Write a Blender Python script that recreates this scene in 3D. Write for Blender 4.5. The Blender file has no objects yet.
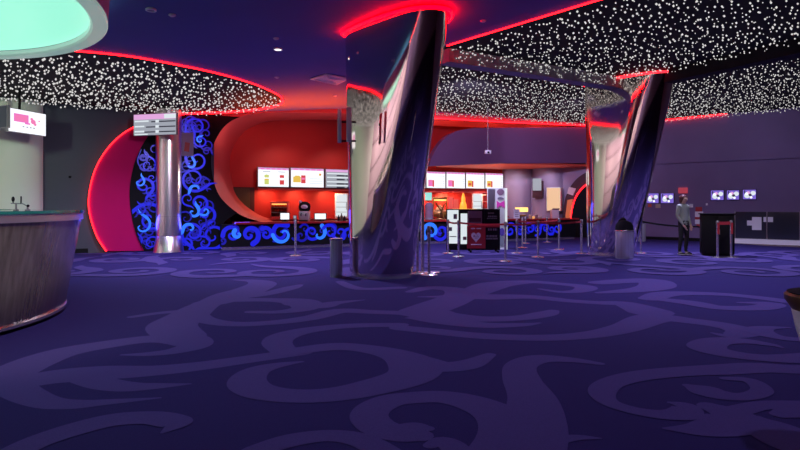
import bpy, bmesh, math, random
from mathutils import Vector, Matrix
random.seed(7)
scene = bpy.context.scene
col = scene.collection
PI = math.pi

# ------------------------------------------------------------------ camera
F, HZ, EYE = 580.0, 205.0, 1.4
cam_d = bpy.data.cameras.new('camera'); cam = bpy.data.objects.new('camera', cam_d); col.objects.link(cam)
cam.location = (0, 0, EYE); cam.rotation_euler = (PI/2, 0, 0)
cam_d.sensor_width = 36; cam_d.lens = F*36/800
cam_d.shift_y = (HZ-225)/800
cam_d.clip_end = 200
scene.camera = cam

def at(x, y, d):                       # point seen at photo pixel (x, y) at depth d
    return Vector(((x-400)*d/F, d, EYE-(y-HZ)*d/F))
def fl(x, y, z=0.0):                   # point of the floor
    return at(x, y, F*(EYE-z)/(y-HZ))
def zc(X):
    s = min(1, max(0, (X+7)/7)); return 4.30+.55*s*s*(3-2*s)
def cl(x, y, dz=0.0):                  # point of the ceiling
    z = 4.6
    for _ in range(12):
        p = at(x, y, F*(z-EYE)/(HZ-y)); z = zc(p.x)+dz
    return Vector((p.x, p.y, z))
# line of the concession front (a wall turned 25 degrees)
SL = 0.465; CS = 1/math.hypot(1, SL)
U = Vector((CS, SL*CS, 0)); N = Vector((SL*CS, -CS, 0)); O = Vector((0, 21.05, 0))
def pi(x, y, off=0.0):                 # point on that wall plane, moved off metres to the room
    o = O+N*off; k = (x-400)/F
    d = (o.y-SL*o.x)/(1-SL*k)
    return at(x, y, d)
def on_line(A, B, x, y=None, z=None):  # where the ray of column x meets the vertical plane A-B
    k = (x-400)/F; dx, dy = B[0]-A[0], B[1]-A[1]
    t = (k*A[1]-A[0])/(dx-k*dy); d = A[1]+t*dy
    p = at(x, y if y is not None else 205, d)
    if z is not None: p.z = z
    return p

# ------------------------------------------------------------------ materials
def new_mat(name):
    m = bpy.data.materials.new(name); m.use_nodes = True
    nt = m.node_tree; nt.nodes.clear()
    return m, nt, nt.nodes, nt.links
def mat(name, c, rough=0.6, metal=0.0, noise=0.0, nscale=8.0, bump=0.0, bscale=60.0, stretch=None, spec=0.5, coat=0.0):
    m, nt, n, l = new_mat(name)
    o = n.new('ShaderNodeOutputMaterial'); b = n.new('ShaderNodeBsdfPrincipled')
    l.new(b.outputs[0], o.inputs[0])
    b.inputs['Base Color'].default_value = (*c, 1); b.inputs['Roughness'].default_value = rough
    b.inputs['Metallic'].default_value = metal
    b.inputs['Specular IOR Level'].default_value = spec; b.inputs['Coat Weight'].default_value = coat
    tc = n.new('ShaderNodeTexCoord'); mp = n.new('ShaderNodeMapping'); l.new(tc.outputs['Object'], mp.inputs[0])
    if stretch: mp.inputs['Scale'].default_value = stretch
    if noise:
        t = n.new('ShaderNodeTexNoise'); t.inputs['Scale'].default_value = nscale; t.inputs['Detail'].default_value = 4
        l.new(mp.outputs[0], t.inputs[0])
        mx = n.new('ShaderNodeMix'); mx.data_type = 'RGBA'
        mx.inputs[6].default_value = (*[v*(1-noise) for v in c], 1); mx.inputs[7].default_value = (*[min(1, v*(1+noise)) for v in c], 1)
        l.new(t.outputs[0], mx.inputs[0]); l.new(mx.outputs[2], b.inputs['Base Color'])
    if bump:
        t = n.new('ShaderNodeTexNoise'); t.inputs['Scale'].default_value = bscale; t.inputs['Detail'].default_value = 3
        l.new(mp.outputs[0], t.inputs[0])
        bp = n.new('ShaderNodeBump'); bp.inputs['Strength'].default_value = bump; bp.inputs['Distance'].default_value = 0.05
        l.new(t.outputs[0], bp.inputs['Height']); l.new(bp.outputs[0], b.inputs['Normal'])
    return m
def emit(name, c, s, sample=True, base=None):
    m, nt, n, l = new_mat(name)
    o = n.new('ShaderNodeOutputMaterial'); b = n.new('ShaderNodeBsdfPrincipled'); l.new(b.outputs[0], o.inputs[0])
    b.inputs['Base Color'].default_value = (*(base or (0.02, 0.02, 0.02)), 1); b.inputs['Roughness'].default_value = 0.3
    b.inputs['Emission Color'].default_value = (*c, 1); b.inputs['Emission Strength'].default_value = s
    if not sample: m.cycles.emission_sampling = 'NONE'
    return m
def glass(name, c, tr=1.0):
    m, nt, n, l = new_mat(name)
    o = n.new('ShaderNodeOutputMaterial'); b = n.new('ShaderNodeBsdfPrincipled'); l.new(b.outputs[0], o.inputs[0])
    b.inputs['Base Color'].default_value = (*c, 1); b.inputs['Roughness'].default_value = 0.03
    b.inputs['Transmission Weight'].default_value = tr; b.inputs['IOR'].default_value = 1.45
    return m
M = {}
M['carpet'] = mat('carpet_purple', (0.030, 0.023, 0.115), 0.95, noise=0.25, nscale=90, bump=0.3, bscale=300, spec=0.1)
M['carpet_light'] = mat('carpet_lilac', (0.078, 0.058, 0.200), 0.95, noise=0.2, nscale=90, bump=0.3, bscale=300, spec=0.1)
M['ceiling'] = mat('ceiling_purple', (0.15, 0.155, 0.46), 0.8, noise=0.10, nscale=0.6)
M['black'] = mat('black_paint', (0.008, 0.008, 0.010), 0.7, spec=0.15)
M['net'] = mat('black_net', (0.012, 0.012, 0.013), 0.9, noise=0.4, nscale=20)
M['netgrey'] = mat('grey_bulkhead', (0.42, 0.40, 0.40), 0.85, noise=0.3, nscale=4)
M['star'] = emit('star_white', (1.0, 0.97, 0.95), 0.72, sample=False)
M['neon'] = emit('neon_red', (1.0, 0.005, 0.009), 10.0)
M['neon_hot'] = emit('neon_orange', (1.0, 0.10, 0.06), 14.0)
M['neon_rim'] = emit('neon_rim_red', (1.0, 0.012, 0.02), 5.0)
M['neon_halo'] = emit('neon_halo_red', (1.0, 0.0, 0.0012), 40.0)
M['barsteel'] = mat('bar_steel', (0.66, 0.54, 0.34), 0.20, 0.70, noise=0.7, nscale=7.0, bump=0.16, bscale=5.0, stretch=(2.5, 2.5, 0.04))  # vertical streak reflections put into the colour as stretched noise
M['binsteel'] = mat('bin_steel', (0.80, 0.72, 0.66), 0.25, 0.65, noise=0.55, nscale=14.0, stretch=(3, 3, 0.02))  # light and dark reflection streaks put into the drum colour
M['lightgrey'] = mat('light_grey_plastic', (0.80, 0.76, 0.76), 0.5)
M['mirror'] = mat('mirror_steel', (0.82, 0.72, 0.67), 0.06, 1.0, bump=0.015, bscale=2.0, stretch=(1.6, 1.6, 0.08))
M['steel'] = mat('polished_steel', (0.80, 0.75, 0.74), 0.30, 1.0, bump=0.10, bscale=6.0, stretch=(2.5, 2.5, 0.05))
M['brushed'] = mat('brushed_steel', (0.66, 0.60, 0.58), 0.38, 0.75, bump=0.05, bscale=6.0, stretch=(3, 3, 0.1))
M['pale'] = mat('pale_wall', (0.70, 0.77, 0.64), 0.8, noise=0.04, nscale=1.5)
def panelled():
    m = mat('pinkish_panelled_wall', (0.72, 0.60, 0.60), 0.7); nt = m.node_tree; b = next(n for n in nt.nodes if n.type == 'BSDF_PRINCIPLED')
    tc = nt.nodes.new('ShaderNodeTexCoord'); mp = nt.nodes.new('ShaderNodeMapping'); mp.inputs['Rotation'].default_value = (PI/2, 0, PI/2)
    br = nt.nodes.new('ShaderNodeTexBrick'); nt.links.new(tc.outputs['Object'], mp.inputs[0]); nt.links.new(mp.outputs[0], br.inputs[0])
    br.offset = 0; br.inputs['Scale'].default_value = 1; br.inputs['Brick Width'].default_value = 1.1; br.inputs['Row Height'].default_value = 2.6; br.inputs['Mortar Size'].default_value = .05
    br.inputs['Color1'].default_value = (.74, .62, .62, 1); br.inputs['Color2'].default_value = (.60, .47, .49, 1); br.inputs['Mortar'].default_value = (.10, .07, .08, 1)
    nt.links.new(br.outputs['Color'], b.inputs['Base Color']); return m
M['panelled'] = panelled()
M['darkwall'] = mat('dark_grey_wall', (0.062, 0.072, 0.095), 0.75, noise=0.12, nscale=1.0)
M['purplewall'] = mat('purple_wall', (0.19, 0.14, 0.27), 0.75, noise=0.15, nscale=0.8)
M['purplefascia'] = mat('purple_fascia', (0.19, 0.085, 0.19), 0.7, noise=0.1, nscale=0.8)
M['lavender'] = mat('lavender_wall', (0.36, 0.28, 0.42), 0.7, noise=0.05, nscale=1.0)
M['crimson'] = mat('crimson_panel', (0.60, 0.004, 0.125), 0.7, noise=0.06, nscale=1.0, spec=0.15)
M['red'] = mat('red_wall', (0.55, 0.030, 0.025), 0.6, noise=0.06, nscale=1.0)
M['redcove'] = mat('red_cove', (0.60, 0.095, 0.095), 0.5, noise=0.05, nscale=1.0)
M['orange'] = mat('orange_soffit', (0.66, 0.10, 0.045), 0.6)
M['redtop'] = mat('red_counter_top', (0.42, 0.02, 0.02), 0.3)
M['blue_a'] = emit('backlit_blue', (0.010, 0.016, 1.0), 0.72)
M['blue_b'] = emit('backlit_azure', (0.02, 0.17, 1.0), 1.2)
M['blue_c'] = emit('backlit_deep_blue', (0.006, 0.006, 0.60), 0.60)
M['mint'] = emit('mint_light', (0.32, 0.92, 0.66), 1.0, base=(0.5, 0.6, 0.55))
M['mintrim'] = emit('mint_rim', (0.42, 0.66, 0.57), 0.42, base=(.5, .55, .52))  # light of the mint panel put into the rim as emission
M['palegreen'] = mat('pale_green', (0.42, 0.50, 0.46), 0.55)
M['drumside'] = mat('pink_grey_drum', (0.70, 0.56, 0.58), 0.6)
M['white'] = mat('white_plastic', (0.88, 0.88, 0.88), 0.45)
M['grey'] = mat('grey_plastic', (0.22, 0.22, 0.24), 0.5)
M['greymetal'] = mat('grey_metal', (0.30, 0.29, 0.30), 0.4, 0.8)
M['screen'] = emit('screen_white', (0.92, 0.95, 1.0), 1.15)
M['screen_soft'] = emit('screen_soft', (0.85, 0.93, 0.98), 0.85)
M['screen_pink'] = emit('screen_pink', (1.0, 0.22, 0.52), 0.9)
M['screen_magenta'] = emit('screen_magenta', (0.90, 0.18, 0.62), 0.95)
M['screen_lilac'] = emit('screen_lilac', (0.85, 0.42, 0.80), 0.9)
M['screen_yellow'] = emit('screen_yellow', (0.95, 0.62, 0.10), 0.85)
M['screen_lime'] = emit('screen_lime', (0.72, 0.78, 0.22), 0.85)
M['screen_red'] = emit('screen_red', (0.85, 0.07, 0.08), 0.8)
M['screen_grey'] = emit('screen_grey', (0.40, 0.43, 0.50), 0.85)
M['screen_dark'] = emit('screen_dark', (0.03, 0.035, 0.07), 0.5)
M['screen_violet'] = emit('screen_violet', (0.22, 0.14, 0.72), 0.85)
M['screen_teal'] = emit('screen_teal', (0.30, 0.85, 0.80), 0.9)
M['warm'] = emit('warm_glow', (1.0, 0.50, 0.13), 2.4)
M['warm_soft'] = emit('warm_soft_glow', (1.0, 0.42, 0.12), 0.9)
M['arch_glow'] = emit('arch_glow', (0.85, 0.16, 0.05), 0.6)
M['amber'] = emit('amber_lamp', (1.0, 0.30, 0.02), 1.6)
M['peach'] = emit('peach_lightbox', (1.0, 0.62, 0.36), 0.85)
M['lens'] = emit('lamp_lens', (1.0, 0.95, 0.9), 3.0)
M['glass'] = glass('green_glass', (0.05, 0.38, 0.28), 0.35)
M['clear'] = glass('clear_glass', (0.85, 0.9, 0.9))
M['darkglass'] = mat('dark_glass_panel', (0.03, 0.032, 0.045), 0.12, spec=0.6)
M['paper'] = mat('white_paper', (0.80, 0.80, 0.82), 0.8)
M['posterred'] = mat('poster_red', (0.42, 0.025, 0.035), 0.5)
M['beltred'] = mat('belt_red', (0.45, 0.02, 0.03), 0.7)
M['beltblack'] = mat('belt_black', (0.01, 0.01, 0.012), 0.8, spec=0.15)
M['wood'] = mat('brown_floor_wood', (0.10, 0.055, 0.04), 0.5, noise=0.3, nscale=6, stretch=(1, 8, 1))
M['gold'] = mat('bronze_gold', (0.34, 0.20, 0.06), 0.28, 0.8)
M['cream'] = mat('cream_laminate', (0.52, 0.44, 0.32), 0.5)
M['mauve'] = mat('mauve_fabric', (0.22, 0.13, 0.17), 0.8)
M['wine'] = mat('wine_dark', (0.06, 0.012, 0.02), 0.6)
M['olive'] = mat('olive_dark', (0.09, 0.075, 0.035), 0.5)
M['silver'] = mat('silver_trim', (0.80, 0.74, 0.74), 0.22, 0.9)
M['violetbox'] = mat('violet_print', (0.16, 0.10, 0.50), 0.6)
M['magenta'] = emit('magenta_print', (0.75, 0.05, 0.60), 0.6)
M['signred'] = emit('sign_red', (0.62, 0.05, 0.09), 0.55)
M['skin'] = mat('skin', (0.60, 0.38, 0.31), 0.6)
M['sweater'] = mat('grey_sweater', (0.27, 0.30, 0.28), 0.9, noise=0.1, nscale=30)
M['trousers'] = mat('black_trousers', (0.010, 0.010, 0.013), 0.85)
M['hair'] = mat('auburn_hair', (0.085, 0.020, 0.018), 0.6, noise=0.3, nscale=40)

# ------------------------------------------------------------------ mesh helpers
class MB:
    """collects shapes, then links them as one mesh object"""
    def __init__(s): s.v = []; s.f = []; s.mi = []; s.cur = 0
    def mat(s, i): s.cur = i; return s
    def face(s, idx): s.f.append(tuple(idx)); s.mi.append(s.cur)
    def poly(s, pts):
        b = len(s.v); s.v += [Vector(p) for p in pts]; s.face(range(b, b+len(pts)))
    def prism(s, pts, ext):
        ext = Vector(ext); n = len(pts); b = len(s.v)
        s.v += [Vector(p) for p in pts]+[Vector(p)+ext for p in pts]
        s.face(range(b, b+n)); s.face(range(b+2*n-1, b+n-1, -1))
        for i in range(n):
            j = (i+1) % n; s.face((b+i, b+n+i, b+n+j, b+j))
    def box(s, c, size, rz=0.0, bev=0.0):
        sx, sy, sz = [q/2 for q in size]; c = Vector(c); R = Matrix.Rotation(rz, 3, 'Z')
        bev = min(bev, sx*.9, sy*.9, sz*.9)
        if bev <= 0:
            pts = [R @ Vector((x, y, -sz))+c for x, y in ((-sx, -sy), (sx, -sy), (sx, sy), (-sx, sy))]
            s.prism(pts, (0, 0, 2*sz)); return
        bm = bmesh.new(); bmesh.ops.create_cube(bm, size=1)
        for v in bm.verts: v.co = Vector((v.co.x*2*sx, v.co.y*2*sy, v.co.z*2*sz))
        bmesh.ops.bevel(bm, geom=bm.edges[:], offset=bev, segments=2, affect='EDGES', profile=0.5)
        b = len(s.v); bm.verts.index_update()
        s.v += [R @ v.co+c for v in bm.verts]
        for f in bm.faces: s.face([b+v.index for v in f.verts])
        bm.free()
    def slab(s, a, b, z0, z1, th):                     # upright wall piece from a to b (2D), thickness to its left
        a = Vector((a[0], a[1], 0)); b = Vector((b[0], b[1], 0)); t = (b-a).normalized(); nn = Vector((-t.y, t.x, 0))*th
        pts = [a, b, b+nn, a+nn]
        s.prism([p+Vector((0, 0, z0)) for p in pts], (0, 0, z1-z0))
    def tube(s, pts, r, seg=8, closed=False, caps=True):
        pts = [Vector(p) for p in pts]; n = len(pts); b0 = len(s.v)
        rs = r if isinstance(r, (list, tuple)) else [r]*n
        up = Vector((0, 0, 1)); prev = None
        for i, p in enumerate(pts):
            if closed: t = pts[(i+1) % n]-pts[i-1]
            else: t = pts[min(i+1, n-1)]-pts[max(i-1, 0)]
            t.normalize()
            if prev is None:
                a = t.cross(up)
                if a.length < 1e-3: a = t.cross(Vector((1, 0, 0)))
            else: a = prev-t*prev.dot(t)
            a.normalize(); prev = a; c = t.cross(a)
            for k in range(seg):
                an = 2*PI*k/seg; s.v.append(p+(a*math.cos(an)+c*math.sin(an))*rs[i])
        for i in range(n if closed else n-1):
            j = (i+1) % n
            for k in range(seg):
                k2 = (k+1) % seg
                s.face((b0+i*seg+k, b0+j*seg+k, b0+j*seg+k2, b0+i*seg+k2))
        if caps and not closed:
            s.face(range(b0+seg-1, b0-1, -1)); s.face(range(b0+(n-1)*seg, b0+n*seg))
    def lathe(s, c, prof, seg=24, caps=True):          # prof = [(r, z)] upwards
        c = Vector(c); b0 = len(s.v); n = len(prof)
        for r, z in prof:
            for k in range(seg):
                an = 2*PI*k/seg; s.v.append(c+Vector((r*math.cos(an), r*math.sin(an), z)))
        for i in range(n-1):
            for k in range(seg):
                k2 = (k+1) % seg
                s.face((b0+i*seg+k, b0+i*seg+k2, b0+(i+1)*seg+k2, b0+(i+1)*seg+k))
        if caps:
            s.face(range(b0+seg-1, b0-1, -1)); s.face(range(b0+(n-1)*seg, b0+n*seg))
    def ball(s, c, r, seg=12, sc=(1, 1, 1)):
        c = Vector(c); rings = max(4, seg//2); b0 = len(s.v)
        s.v.append(c+Vector((0, 0, -r*sc[2])))
        for i in range(1, rings):
            th = PI*i/rings
            for k in range(seg):
                an = 2*PI*k/seg
                s.v.append(c+Vector((r*math.sin(th)*math.cos(an)*sc[0], r*math.sin(th)*math.sin(an)*sc[1], -r*math.cos(th)*sc[2])))
        s.v.append(c+Vector((0, 0, r*sc[2]))); e = len(s.v)-1
        for k in range(seg):
            k2 = (k+1) % seg
            s.face((b0, b0+1+k2, b0+1+k)); s.face((e, e-seg+k, e-seg+k2))
            for i in range(rings-2):
                s.face((b0+1+i*seg+k, b0+1+i*seg+k2, b0+1+(i+1)*seg+k2, b0+1+(i+1)*seg+k))
    def octa(s, c, r, rz=None):
        b = len(s.v); rz = rz or r
        s.v += [c+Vector(d) for d in ((r, 0, 0), (0, r, 0), (-r, 0, 0), (0, -r, 0), (0, 0, rz), (0, 0, -rz))]
        for i in range(4):
            j = (i+1) % 4; s.face((b+i, b+j, b+4)); s.face((b+j, b+i, b+5))
    def build(s, name, mats, parent=None, world=True, smooth=35, fix=True):
        me = bpy.data.meshes.new(name)
        off = Vector(parent_loc(parent)) if (parent is not None and world) else Vector((0, 0, 0))
        me.from_pydata([tuple(p-off) for p in s.v], [], s.f)
        mats = mats if isinstance(mats, (list, tuple)) else [mats]
        for m in mats: me.materials.append(m)
        me.polygons.foreach_set('material_index', s.mi)
        if fix:
            bm = bmesh.new(); bm.from_mesh(me); bmesh.ops.recalc_face_normals(bm, faces=bm.faces[:]); bm.to_mesh(me); bm.free()
        if smooth:
            me.shade_smooth(); me.set_sharp_from_angle(angle=math.radians(smooth))
        me.update()
        o = bpy.data.objects.new(name, me); col.objects.link(o)
        if parent is not None: o.parent = parent
        return o
def parent_loc(p):
    L = Vector((0, 0, 0))
    while p is not None: L = L+p.location; p = p.parent
    return L
def tag(o, label, cat, group=None):
    o['label'] = label; o['category'] = cat
    if group: o['group'] = group
    return o
def thing(name, label, cat, loc=(0, 0, 0), rz=0.0, group=None):
    o = bpy.data.objects.new(name, None); col.objects.link(o); o.location = loc; o.rotation_euler = (0, 0, rz)
    o.empty_display_size = 0.2
    return tag(o, label, cat, group)
def struct(o): o['kind'] = 'structure'; return o
def dup(root, loc, rz=None, label=None):
    r = root.copy(); col.objects.link(r); r.location = loc
    if rz is not None: r.rotation_euler = (0, 0, rz)
    if label: r['label'] = label
    def kids(a, b):
        for ch in list(a.children):
            c = ch.copy(); col.objects.link(c); c.parent = b; kids(ch, c)
    kids(root, r); return r
def catmull(pts, per=8, closed=False):
    pts = [tuple(p) for p in pts]; n = len(pts); out = []
    rng = range(n) if closed else range(n-1)
    for i in rng:
        p0 = pts[i-1] if (closed or i > 0) else pts[0]; p1 = pts[i]; p2 = pts[(i+1) % n]
        p3 = pts[(i+2) % n] if (closed or i+2 < n) else pts[-1]
        for k in range(per):
            t = k/per
            out.append(tuple(0.5*((2*b)+(c-a)*t+(2*a-5*b+4*c-d)*t*t+(3*b-a-3*c+d)*t**3) for a, b, c, d in zip(p0, p1, p2, p3)))
    if not closed: out.append(pts[-1])
    return out
def stroke(mb, pts, mapf, per=6, bias=Vector((0, 0, .00001))):
    """a tapering ribbon along 2D points (a, b, width); mapf turns 2D into 3D"""
    P = catmull(pts, per); L = []; R = []
    for i, (a, b, w) in enumerate(P):
        q0 = P[max(i-1, 0)]; q1 = P[min(i+1, len(P)-1)]
        tx, ty = q1[0]-q0[0], q1[1]-q0[1]; l = math.hypot(tx, ty) or 1
        nx, ny = -ty/l*max(w, .004)/2, tx/l*max(w, .004)/2
        L.append((a+nx, b+ny)); R.append((a-nx, b-ny))
    for e, s_ in ((0, -1), (len(P)-1, 1)):              # round ends
        a, b, w = P[e]; q = P[1] if e == 0 else P[-2]
        t = Vector((a-q[0], b-q[1])); t = t.normalized() if t.length else Vector((1, 0))
        c = Vector((a, b)); r = max(w, .004)/2; nn = Vector((-t.y, t.x))
        arc = [c+(nn*math.cos(k*PI/6)+t*math.sin(k*PI/6))*r for k in range(7)]
        mb.poly([Vector(mapf(p.x, p.y))-bias*(3 if e == 0 else 5) for p in arc])
    b0 = len(mb.v)
    for i, (l_, r_) in enumerate(zip(L, R)): mb.v.append(Vector(mapf(*l_))+bias*i); mb.v.append(Vector(mapf(*r_))+bias*i)
    for i in range(len(P)-1):
        k = b0+2*i; mb.face((k, k+1, k+3, k+2))

# ------------------------------------------------------------------ floor with woven scrolls
XL, XR, YB, YF = -15.0, 17.5, -10.0, 29.0
fm = MB(); fm.prism([(XL, YB, -.1), (XR, YB, -.1), (XR, YF, -.1), (XL, YF, -.1)], (0, 0, .1))
fm.mat(1)
S = [
 [(300,352,.3),(250,359,.3),(200,366,.33),(150,371,.38),(100,373,.5),(60,376,.5),(25,381,.45),(10,379,.4)],
 [(8,376,.3),(18,390,.32),(45,402,.26),(75,404.5,.22),(110,402,.14),(160,398,.03)],
 [(85,378,.3),(105,384,.3),(130,387,.26),(160,386,.16),(190,384,.03)],
 [(5,378,.45),(30,364,.5),(65,352,.45),(110,344,.4),(150,339,.4),(182,339,.55),(194,345,.42),(175,351,.27),(150,354,.18),(122,355,.05)],
 [(230,297,.35),(205,305,.5),(187,316,.62),(172,326,.66),(182,337,.6)],
 [(185,311,.25),(160,313,.2),(132,317,.15)],
 [(215,302,.6),(235,295,.8),(250,290,.7),(262,284,.6),(255,281,.4),(235,280,.12)],
 [(235,297,.5),(265,294,.35),(290,288,.35),(300,285,.15)],
 [(225,300,.45),(270,300,.35),(300,302,.6),(305,308,.45),(280,312,.26),(250,312,.18)],
 [(300,303,.6),(320,306,.45),(335,303,.3),(364,300,.06)],
 [(205,303,.4),(196,310,.35),(203,319,.32),(230,324,.3),(270,323,.3),(310,318,.34),(340,311,.36),(370,312,.3),(400,313,.3)],
 [(400,313,.3),(425,314,.9),(445,320,.6),(480,325,.38),(520,325,.22),(540,323,.05)],
 [(438,315,.6),(480,319,.4),(520,318,.34),(545,314,.34),(553,311,.2)],
 [(420,312,.7),(445,303,.7),(465,296,.6),(490,297,.6),(530,297,.42),(570,301,.34),(600,303,.34),(625,304,.45),(650,312,.7)],
 [(400,328,.3),(430,331,.32),(480,336,.32),(540,338,.32),(590,335,.34),(625,328,.42),(655,318,.55),(690,321,.42),(725,326,.42),(743,332,.42),(730,336,.25),(712,333,.05)],
 [(470,295,.5),(485,288,.7),(500,284,.7),(530,282,.45),(560,284,.35),(585,287,.45),(580,291,.35),(560,292,.25),(540,289,.12)],
 [(410,292,.2),(430,288,.4),(455,290,.5),(450,296,.3),(420,297,.1)],
 [(400,325,.25),(350,326,.28),(310,330,.32),(285,336,.38),(277,343,.36),(285,352,.3)],
 [(285,353,.28),(330,347,.34),(360,348,.32),(393,354,.4),(414,364,.55),(410,376,.5),(370,388,.42),(330,395,.36),(290,396,.34),(258,391,.36),(247,382,.36),(255,372,.3),(275,366,.2),(302,362,.05)],
 [(415,362,.5),(445,367,.36),(470,364,.3),(490,355,.14)],
 [(445,396,.2),(400,399,.28),(378,406,.3),(369,416,.3),(378,427,.3),(400,434,.28),(420,436,.2)],
 [(600,364,.1),(570,360,.2),(540,359,.3),(521,366,.32),(522,380,.36),(533,400,.42),(533,425,.5),(520,450,.6),(500,480,.7)],
 [(400,399,.28),(440,397,.3),(475,404,.36),(502,418,.42),(512,440,.5),(505,480,.7)],
 [(400,430,.18),(415,428,.2),(428,429,.1)], [(430,446,.1),(442,442,.16),(455,449,.2),(460,465,.2)],
 [(550,443,.12),(575,438,.1),(600,439,.03)],
 [(255,452,.2),(290,441,.22),(330,436,.2),(362,441,.22),(390,456,.22)],
 [(10,455,.25),(40,441,.26),(80,428,.28),(115,420,.28),(150,418,.26),(170,421,.26),(178,424,.2),(163,433,.04)],
 [(830,369,.3),(800,370,.32),(760,368,.35),(720,370,.34),(680,372,.3),(640,376,.28),(612,383,.25),(602,392,.24),(608,402,.18),(630,410,.17),(660,415,.2),(683,414,.26),(686,407,.2),(670,403,.05)],
 [(665,429,.04),(700,430,.26),(728,425,.4),(733,416,.36),(710,407,.2)],
 [(738,411,.2),(770,405,.18),(830,406,.2)],
 [(688,386,.1),(702,390,.3),(720,395,.28),(745,397,.18),(762,391,.18),(750,381,.16),(725,379,.1)],
 [(755,420,.2),(770,428,.4),(790,440,.45),(820,450,.5)], [(780,415,.15),(800,412,.3),(830,415,.3)],
 [(830,356,.35),(790,359,.35),(760,358,.3),(728,354,.36),(707,348,.42),(715,342,.36),(740,341,.3),(770,345,.15),(782,348,.05)],
 [(830,341,.2),(800,340,.22),(775,337,.26),(758,331,.36),(768,328,.22),(790,328,.05)],
 [(655,299,.3),(690,303,.45),(720,308,.4),(760,308,.4),(772,304,.35),(740,303,.12)],
 [(650,299,.4),(668,294,.5),(710,294,.4),(750,297,.4),(790,302,.4)],
 [(600,283,.5),(630,281,.6),(652,281,.7),(657,286,.7),(640,290,.5),(600,293,.2)],
 [(340,282,.2),(360,289,.3),(400,288,.3)],
]
def floor_xy(x, y): p = fl(x, y); return (p.x, p.y)
k = 0
for st in S:
    k += 1
    stroke(fm, [(*floor_xy(x, y), w*.86) for x, y, w in st], lambda a, b, z=0.001+0.0001*k: (a, b, z))
rng = random.Random(3)
def scroll(mb, cx, cy, r, turns, a0, w, z, sgn=1):
    pts = []
    n = int(turns*9)
    for i in range(n+1):
        t = i/n; rr = r*(0.18+0.82*t); an = a0+sgn*turns*2*PI*t
        pts.append((cx+rr*math.cos(an), cy+rr*math.sin(an), w*(0.5+0.9*t)))
    # run-out tail
    an = a0+sgn*turns*2*PI; tx, ty = -math.sin(an)*sgn, math.cos(an)*sgn
    x, y, _ = pts[-1]
    pts += [(x+tx*r*.7+math.cos(an)*r*.15, y+ty*r*.7+math.sin(an)*r*.15, w*.9), (x+tx*r*1.3+math.cos(an)*r*.6, y+ty*r*1.3+math.sin(an)*r*.6, w*.08)]
    stroke(mb, pts, lambda a, b: (a, b, z))
gx = -11.0
for i in range(17):                                    # far scrolls of the same weave
    for j in range(3):
        cx = -10.5+i*1.6+rng.uniform(-.3, .3); cy = 12.4+j*2.1+rng.uniform(-.4, .4)
        k += 1; scroll(fm, cx, cy, rng.uniform(.6, .95), rng.uniform(1.1, 1.6), rng.uniform(0, 6.28), .3, .005+.0001*k, rng.choice((-1, 1)))
for i in range(16):                                    # and behind the camera, for the mirrors
    k += 1; scroll(fm, rng.uniform(-8, 10), rng.uniform(-7, 2), rng.uniform(.6, 1.1), 1.4, rng.uniform(0, 6), .33, .005+.0001*k, rng.choice((-1, 1)))
floor = struct(fm.build('floor', [M['carpet'], M['carpet_light']], smooth=0))
# ------------------------------------------------------------------ ceiling
cm = MB(); xs = [XL+(XR-XL)*i/40 for i in range(41)]
for a, b in zip(xs[:-1], xs[1:]):
    cm.prism([(a, YB, zc(a)), (b, YB, zc(b)), (b, YF, zc(b)), (a, YF, zc(a))], (0, 0, .15))
struct(cm.build('ceiling', M['ceiling']))
# ------------------------------------------------------------------ walls
HT = 5.15
w = MB(); w.slab((XL, YF), (XL, YB), 0, HT, -.2); struct(w.build('wall_left', M['panelled']))
w = MB(); w.slab((XR, YB), (XR, YF), 0, HT, -.2); struct(w.build('wall_right', M['purplewall']))
w = MB(); w.slab((XL, YB), (XR, YB), 0, HT, -.2); struct(w.build('wall_back', M['purplewall']))
w = MB(); w.slab((XR, YF), (XL, YF), 0, HT, -.2); struct(w.build('wall_far', M['darkwall']))
# the long wall turned 25 degrees that carries the scroll panels; dark left of the bar front
def ppt(p, z): return Vector((p.x, p.y, z))
a = pi(28, 205); b = pi(214, 205)
w = MB(); w.slab((a.x, a.y), (b.x, b.y), 0, HT, .2); struct(w.build('wall_grey', M['darkwall']))
# pale wall with a rounded end behind the bar
w = MB(); path = [(-15, 11.0), (-12.3, 14.0), (-10.9, 15.45)]
c0 = Vector((-10.75, 16.3)); 
for i in range(9):
    an = math.radians(-115+i*14); path.append((c0.x+.85*math.cos(an)-.1, c0.y+.85*math.sin(an)))
bk = [(-10.4, 16.9), (-15, 13.0)]
w.prism([(x, y, 0) for x, y in path+bk], (0, 0, HT)); struct(w.build('wall_pale', M['pale'], smooth=50))
# far wall at the right, meeting the long wall in a corner behind the second pillar
c_r = (8.25, 25.25)
w = MB(); w.slab(c_r, (17.5, 17.37), 0, HT, .2); struct(w.build('wall_purple', M['purplewall']))
w = MB(); w.slab((9.6, 24.0), (17.5, 17.27), 3.05, HT, -.02); struct(w.build('trim_2', M['purplewall']))
w = MB(); w.slab((9.4, 24.27), (13.6, 20.69), 0, .12, -.02); struct(w.build('baseboard_right', M['black']))
a = pi(28, 205); b = pi(88, 205)
w = MB(); w.slab((a.x, a.y), (b.x, b.y), 0, .14, -.02); struct(w.build('baseboard_left', M['black']))

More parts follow.
